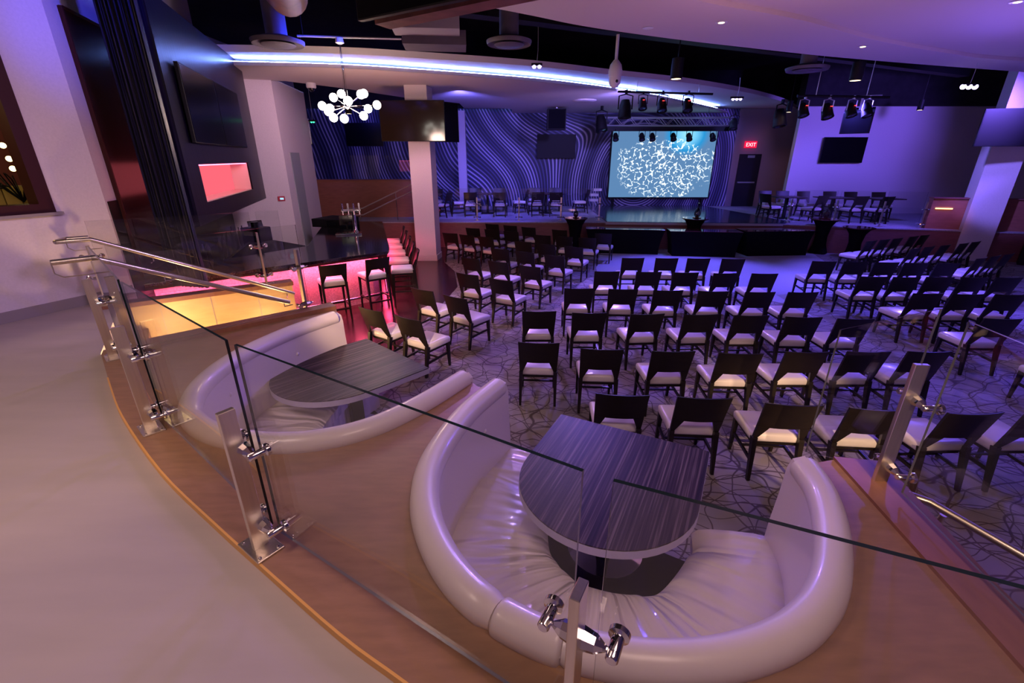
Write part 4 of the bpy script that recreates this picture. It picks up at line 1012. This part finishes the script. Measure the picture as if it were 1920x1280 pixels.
def can_light(label, x, y, z, h=.32, r=.085, top=6.2, col='lens_warm'):
    t = thing('cylinder_downlight', label, 'ceiling light', (x,y,z), 0, 'black cylinder downlights')
    MB().lathe([(.0,h),(r,h),(r,.0),(r*.86,.0),(r*.84,.02),(.0,.02)],18).build('lamp_housing', M['black'] if col!='x' else M['duct'], t, smooth=True)
    MB().lathe([(.0,.004),(r*.84,.004),(r*.8,.014),(.0,.014)],18).build('lens', M[col], t)
    MB().tube([(0,0,h),(0,0,max(h+.1,top-z))],.012,6).build('stem', M['black'], t)
can_light('dark blue cylinder downlight above the middle of the room', 3.46, 11.0, 4.40, .38, .12)
can_light('dark blue cylinder downlight above the right chairs', 7.25, 11.0, 4.37, .34, .12)
can_light('small cylinder downlight beside the plain rose wall', 9.35, 17.2, 4.30, .35, .09)
can_light('small cylinder downlight over the white wall', 13.2, 16.5, 4.30, .3, .09)
can_light('small cylinder downlight behind the chandelier', -5.0, 15.6, 4.12, .35, .09)
can_light('small cylinder downlight over the side column', 11.6, 11.4, 4.35, .25, .09)
def fx(label, x, y, z, m, n=3, s=.05, top=6.2):
    t = thing('effect_light', label, 'effect light', (x,y,z), R(random.uniform(-10,10)), 'hanging effect lights')
    MB().box((0,0,.05),(.055*n*2,.07,.05)).build('bar_housing', M['black'], t, bevel=.01)
    for k in range(n): MB().sphere(((k-(n-1)/2)*s*1.9,0,.02),s*.75,seg=10,rings=6).build('bulb', M[m], t, smooth=True)
    MB().tube([(0,0,.07),(.02,0,.3),(0,0,top-z)],.005,5).build('cable', M['alu'], t)
fx('violet effect light hanging in front of the blue cove, nearer the middle', .50, 10.6, 4.55, 'lens_violet', 2, .055)
fx('violet effect light hanging beyond the end of the cove', 5.95, 13.6, 4.29, 'lens_violet', 3, .05, 4.8)
fx('bright violet effect light hanging over the side chairs', 9.70, 11.0, 4.24, 'lens_violet', 3, .07)
fx('small green effect light behind the chandelier', -6.0, 15.2, 3.85, 'lens_green', 2, .04)
# recessed downlights in the front soffit
for x,y,z,l in ((3.07,7.95,4.70,'recessed downlight in the front soffit, left of the curve'),(6.25,9.5,4.70,'recessed downlight in the front soffit, over the right chairs'),(6.65,7.23,4.76,'recessed warm downlight in the front soffit, nearest the corner'),(2.08,8.26,4.70,'small recessed sensor in the front soffit')):
    t = thing('recessed_downlight', l, 'ceiling light', (x,y,z), 0, 'recessed downlights')
    MB().lathe([(.0,.0),(.075,.0),(.085,-.006),(.06,-.010),(.0,-.004)],20).build('trim_ring', M['white_plastic'], t, smooth=True)
    if 'sensor' not in l: MB().lathe([(.0,-.011),(.045,-.011),(.04,-.013),(.0,-.013)],16).build('lens', M['lens_warm'], t)
# dome cameras
t = thing('dome_camera', 'white dome security camera under the soffit near the chandelier', 'camera', (-5.15,13.3,4.50), 0)
MB().lathe([(.0,.14),(.12,.14),(.12,.04),(.10,.02),(.0,.02)],18).build('housing', M['white_plastic'], t, smooth=True); MB().sphere((0,0,.02),.085).build('dome', M['blackgloss'], t, smooth=True)
t = thing('pole_camera', 'white camera hanging on a pole in front of the blue cove', 'camera', (2.17,11.0,4.30), 0)
MB().lathe([(.0,.45),(.05,.45),(.12,.36),(.145,.24),(.14,.14),(.0,.14)],20).build('housing', M['white_plastic'], t, smooth=True)
MB().lathe([(.0,.14),(.125,.14),(.12,.02),(.06,-.06),(.0,-.07)],20).build('camera_head', M['white_plastic'], t, smooth=True)
MB().sphere((.02,-.10,.05),.035).build('lens', M['blackgloss'], t, smooth=True)
MB().tube([(0,0,.44),(0,0,1.9)],.033,10).build('pole', M['white_plastic'], t, smooth=True)
# chandelier
ch = thing('globe_chandelier', 'chandelier of glowing round globes on thin arms above the bar', 'chandelier', (-2.9,9.0,3.70), 0)
MB().sphere((0,0,0),.05).build('hub', M['chrome'], ch, smooth=True)
MB().lathe([(.0,1.02),(.06,1.02),(.07,.95),(.03,.93),(.0,.93)],16).build('ceiling_canopy', M['white_plastic'], ch, smooth=True)
m = MB(); m.tube([(0,0,.03),(0,0,.94)],.006,6); m.tube([(.03,0,.03),(.01,0,.94)],.003,5); m.tube([(-.04,.02,.03),(-.01,0,.94)],.003,5); m.build('suspension_rod', M['chrome'], ch)
gl = [(-.42,-.05,.0),(-.30,.22,.16),(-.28,-.18,-.10),(-.16,.25,.22),(-.18,-.25,-.20),(.02,-.30,-.22),(-.05,.2,.10),(.10,-.22,.06),(.30,-.10,-.16),(.26,.20,.22),(.52,.02,.02),(.30,.22,-.02),(-.36,.15,-.02),(.32,-.2,.16)]
for p in gl:
    a = MB().tube([(0,0,0),p],.006,6).build('arm', M['chrome'], ch); MB().sphere(p,.072).build('globe', M['globe'], a, smooth=True)
o = MB().tube([(-3.6,9.0,4.75),(-1.9,9.2,4.75)],.018,8).build('hanging_rod', M['alu']); tag(o, 'thin metal rod carrying the globe chandelier', 'rod')
for xx in (-3.5,-2.0): MB().tube([(xx,9.0,4.75),(xx,9.0,6.2)],.005,5).build('cable', M['black'], o, world=True)
# ducts and things between the soffits
o = MB().tube([(-2.1,4.9,4.9),(-3.1,7.6,4.95),(-3.6,8.5,5.3)],.27,20).build('round_duct', M['ductred'], smooth=True); tag(o, 'round brown air duct in the dark ceiling, above the chandelier', 'air duct')
t = thing('square_duct', 'pale boxed air duct in the dark ceiling beyond the hanging television', 'air duct', (-1.3,8.2,4.6), R(6))
MB().box((.0,0,.18),(1.0,.5,.30)).build('duct_section', mat('pale_duct', (.30,.26,.30), .6), t); MB().box((.1,.5,.02),(1.0,.55,.2)).build('transition', M['duct'], t)
o = MB().bar((-1.0,9.6,5.35),(14,16.2,5.35),.30,.30).build('ceiling_beam', M['black']); tag(o, 'long black steel beam between the two white soffits', 'beam')
o = MB().bar((-1.32,5.52,4.16),(.35,4.62,4.20),.22,.14).build('wooden_beam', M['ductred']); tag(o, 'short reddish beam beside the hanging television near the top', 'beam')
t = tv('television hanging from the ceiling at the top of the view', (-.72,4.58,4.02), R(-31), 1.64, .9, .06)
MB().box((0,.1,1.5),(.06,.06,1.3)).build('ceiling_mount', M['black'], t)
for i,(a,c,z) in enumerate((((-8.8,8.0),(-.8,8.6),5.5),((-8.8,6.5),(.4,6.9),5.6))):
    o = MB().bar((a[0],a[1],z),(c[0],c[1],z),.12,.25).build('roof_joist', M['black']); tag(o, ['black roof joist over the bar, nearer the cove','black roof joist over the bar, nearer the landing'][i], 'joist', 'roof joists')

# ------------------------------------------------------------------ exit door, sign, monitor
d = MB().box((0,0,1.09),(.95,.06,2.18)); d.v = [(x+10.38,y+21.44,z+PZ) for x,y,z in d.v]; d = struct('door_1', d, mat('exit_door', (.014,.011,.02), .4), bevel=.004)
b = MB(); b.box((10.35,21.39,PZ+1.02),(.75,.05,.06)); b.build('push_bar', M['alu'], d, world=True)
b = MB(); b.box((10.40,21.40,PZ+2.08),(.30,.03,.10)); b.build('door_closer', M['alu'], d, world=True)
t = thing('exit_sign', 'red lit EXIT sign above the black exit door', 'exit sign', (10.28,21.38,3.28), 0)
MB().box((0,.03,.13),(.52,.06,.27)).build('sign_box', M['exit_red'], t, bevel=.006)
cu = bpy.data.curves.new('letters','FONT'); cu.body = 'EXIT'; cu.size = .21; cu.align_x = 'CENTER'; cu.extrude = .004; cu.materials.append(M['exit_txt'])
o_ = bpy.data.objects.new('letters', cu); COL.objects.link(o_); me_ = bpy.data.meshes.new_from_object(o_); bpy.data.objects.remove(o_)
o = bpy.data.objects.new('lettering', me_); COL.objects.link(o); o.parent = t; o.location = (0,-.006,.055); o.rotation_euler = (R(90),0,0)
t = thing('booth_monitor', 'small cyan lit monitor on a black stand beyond the side column', 'monitor', (15.0,13.0,0), R(-45))
MB().box((0,0,.55),(.7,.5,1.1)).build('cabinet', M['black'], t); MB().box((0,-.1,1.62),(.50,.04,.34)).build('casing', M['black'], t, bevel=.004); MB().box((0,-.124,1.62),(.44,.01,.29)).build('screen', M['cyan_scr'], t); MB().box((0,-.08,1.28),(.05,.05,.36)).build('stand', M['black'], t)
o = MB().box((0,0,.0),(.5,.28,.02)); o.v = [(x-2.72,y+6.78,z+.02) for x,y,z in o.v]; o = o.build('floor_grate', M['chrome']); tag(o, 'small chrome floor grate beside the first booth back', 'floor grate')

# ------------------------------------------------------------------ lights
def light(kind, name, loc, col, e, size=.3, target=None, spot=60, blend=.6, sy=None):
    l = bpy.data.lights.new(name, kind); l.color = col; l.energy = e
    if kind == 'AREA':
        l.size = size
        if sy: l.shape = 'RECTANGLE'; l.size_y = sy
    else: l.shadow_soft_size = size
    if kind == 'SPOT': l.spot_size = R(spot); l.spot_blend = blend
    o = bpy.data.objects.new(name, l); COL.objects.link(o); o.location = loc
    if target is not None: o.rotation_euler = (Vector(target)-Vector(loc)).to_track_quat('-Z','Y').to_euler()
    return o
PINK = (1,.62,.62); WARM = (1,.66,.38); VIO = (.32,.20,1); BLUE = (.14,.14,1)
LIGHTS = [
 ('AREA','landing_a',(-3.2,1.0,4.85),(1,.70,.64),122,1.6,(-3.6,1.6,1)),
 ('SPOT','warm_post_side',(1.2,-3.2,4.2),WARM,1500,.08,(2.17,2.2,1.45),9),
 ('SPOT','warm_posts',(-2.0,-1.8,4.5),WARM,260,.08,(-3.0,3.3,1.5),34),
 ('AREA','landing_b',(1.0,.2,4.7),(1,.66,.60),58,1.4,(.4,1.8,0)),
 ('SPOT','warm_row',(2.6,-3.2,3.9),WARM,2600,.08,(3.0,3.2,.70),13),
 ('SPOT','warm_booth',(-1.8,-2.6,4.2),WARM,4200,.08,(-1.65,6.0,.75),10),
 ('SPOT','violet_mid',(2.5,13.0,4.4),(.27,.15,1),1300,.15,(2.0,7.0,0),80),
 ('SPOT','violet_left',(-.6,11.6,4.4),(.52,.25,1),620,.15,(-.6,6.0,0),80),
 ('SPOT','violet_right',(9.7,11.0,4.2),(.12,.08,1),1500,.15,(6.8,7.0,0),110),
 ('SPOT','violet_far_right',(8.0,12.4,4.1),(.14,.10,1),1200,.15,(10.5,10.5,0),100),
 ('SPOT','blue_near_right',(8.0,5.0,4.6),(.08,.06,1),420,.15,(6.0,3.6,0),70),
 ('SPOT','violet_booth',(1.0,8.5,4.4),(.45,.30,1),260,.12,(-.3,3.3,.9),42),
 ('SPOT','aisle_blue',(5.4,14.0,4.4),(.13,.10,1),1700,.15,(4.8,11.5,0),80),
 ('SPOT','white_wall_wash',(12.6,12.0,4.5),(.20,.11,1),1900,.4,(12.6,18.6,2.2),85),
 ('SPOT','mural_wash_left',(-1.5,14.6,4.5),(.16,.14,1),800,.2,(-1.5,21.5,2.4),95),
 ('SPOT','mural_wash_mid',(3.2,14.6,4.5),(.26,.20,1),800,.2,(2.2,21.5,2.2),80),
 ('SPOT','mural_wash_bar',(-6.0,16.0,4.8),(.05,.06,1),200,.2,(-6,21.5,2.6),100),
 ('SPOT','mural_wash_right',(8.4,17.0,4.2),(.2,.18,1),160,.2,(9.0,21.5,2.4),60),
 ('SPOT','deck_wash',(6.0,18.6,4.0),(.1,.3,1),200,.2,(6.0,17.5,.9),90),
 ('SPOT','platform_left',(0,15.5,4.4),(.14,.10,1),620,.2,(-.6,18.5,.9),90),
 ('SPOT','platform_right',(10.5,13.8,4.5),(.14,.10,1),620,.2,(11.3,16.8,.9),90),
 ('POINT','chandelier_glow',(-2.9,9.0,3.45),(1,.66,.55),130,.25,None),
 ('POINT','stair_warm',(-4.45,5.45,.55),(1,.62,.28),62,.06,None),
 ('POINT','stair_warm_low',(-3.4,6.2,.4),(1,.58,.25),30,.06,None),
 ('SPOT','side_wood_warm',(13.0,13.3,1.7),(1,.30,.15),5,.1,(13.1,14.4,1.0),80),
 ('SPOT','column_violet',(9.5,11.5,4.3),(.22,.16,1),1500,.1,(13.8,13.8,2.2),26),
 ('SPOT','panel_blue',(-2.6,8.6,4.70),(.03,.05,1),620,.3,(-5.2,9.2,4.35),52),  # added spot, stands in for the cove strip's reflection on the panel
 ('SPOT','curtain_blue',(-1.8,5.0,5.4),(.06,.06,1),700,.1,(-4.8,6.8,4.5),40),
 ('SPOT','left_wall_lavender',(-1.6,4.4,3.9),(.72,.44,.95),200,.3,(-5.9,5.6,2.6),75),
 ('SPOT','block_lavender',(-3.0,9.6,4.2),(.85,.50,.85),340,.3,(-6.3,12.6,2.8),60),
 ('SPOT','rose_wall',(8.0,15.5,4.3),(1,.45,.5),120,.2,(11.0,21.5,2.6),30),
 ('SPOT','column_pink',(-1.6,9.0,4.5),(1,.48,.80),380,.2,(-2.4,13.6,1.8),30),
 ('POINT','room_fill',(2.8,6.0,3.7),(.70,.34,.72),15,.6,None),  # added mid-air fill without a fixture, imitates light bounced round the room
 ('POINT','room_fill_right',(9.0,7.0,3.7),(.22,.12,1),50,.6,None),  # added bluish fill for the right side, no lamp hangs here
 ('SPOT','soffit_fill',(3.6,5.0,2.3),(.95,.45,.62),150,.5,(2.6,7.0,4.8),150),  # added upward spot without a fixture, brightens the front soffit underside
 ('SPOT','soffit_fill_right',(8.0,6.5,2.4),(.45,.22,1),170,.5,(8.6,8.2,4.8),150),  # added violet uplight for the right of the front soffit, no fixture
 ('SPOT','cove_fill',(-3.2,11.0,2.4),(1,.52,.45),110,.5,(-3.4,13.2,4.7),130),  # added peach uplight, no lamp stands there, brightens the lower soffit
 ('SPOT','cove_fill_right',(3.2,14.5,2.6),(.5,.34,1),110,.5,(3.2,17.0,4.7),130),  # added violet uplight under the right part of the cove, no fixture
 ('POINT','side_room',(-6.9,5.0,3.6),(1,.7,.3),30,.2,None),
]
for L in LIGHTS:
    k, n, loc, col, e, size, tg = L[:7]
    sp = L[7] if len(L) > 7 and L[7] else 60
    light(k, n, loc, col, e, size, tg, sp, .6, L[9] if len(L) > 9 else None)
def strip_light(name, a, c, nrm_, col, e, wdt=.1):
    a, c = Vector(a), Vector(c); X = (c-a).normalized(); Z = -Vector(nrm_).normalized(); Z = (Z - X*Z.dot(X)).normalized(); Y = Z.cross(X)
    o = light('AREA', name, (a+c)/2, col, e, (c-a).length, None, sy=wdt)
    o.rotation_euler = Matrix((X,Y,Z)).transposed().to_euler(); return o
e1 = barA+bn*.12; e2 = barB+bn*.18-bu*.1
strip_light('bar_pink', (e1.x,e1.y,.975), (e2.x,e2.y,.975), (.18,-.1,-1), (1,.09,.20), 85)
strip_light('bar_pink_side', (-2.75,9.8,.975), (-4.0,14.0,.975), (.25,0,-1), (1,.05,.16), 42)
w = bpy.data.worlds.new('world'); S.world = w; w.use_nodes = True
w.node_tree.nodes['Background'].inputs[0].default_value = (.10,.06,.2,1); w.node_tree.nodes['Background'].inputs[1].default_value = .15
S.view_settings.view_transform = 'Standard'; S.view_settings.look = 'None'; S.view_settings.gamma = 1; S.view_settings.exposure = 0
S.view_settings.use_curve_mapping = False
S.cycles.max_bounces = 7; S.cycles.diffuse_bounces = 3; S.cycles.glossy_bounces = 4; S.cycles.transparent_max_bounces = 16
S.cycles.sample_clamp_indirect = 4; S.cycles.caustics_reflective = False; S.cycles.caustics_refractive = False
S.cycles.use_denoising = True
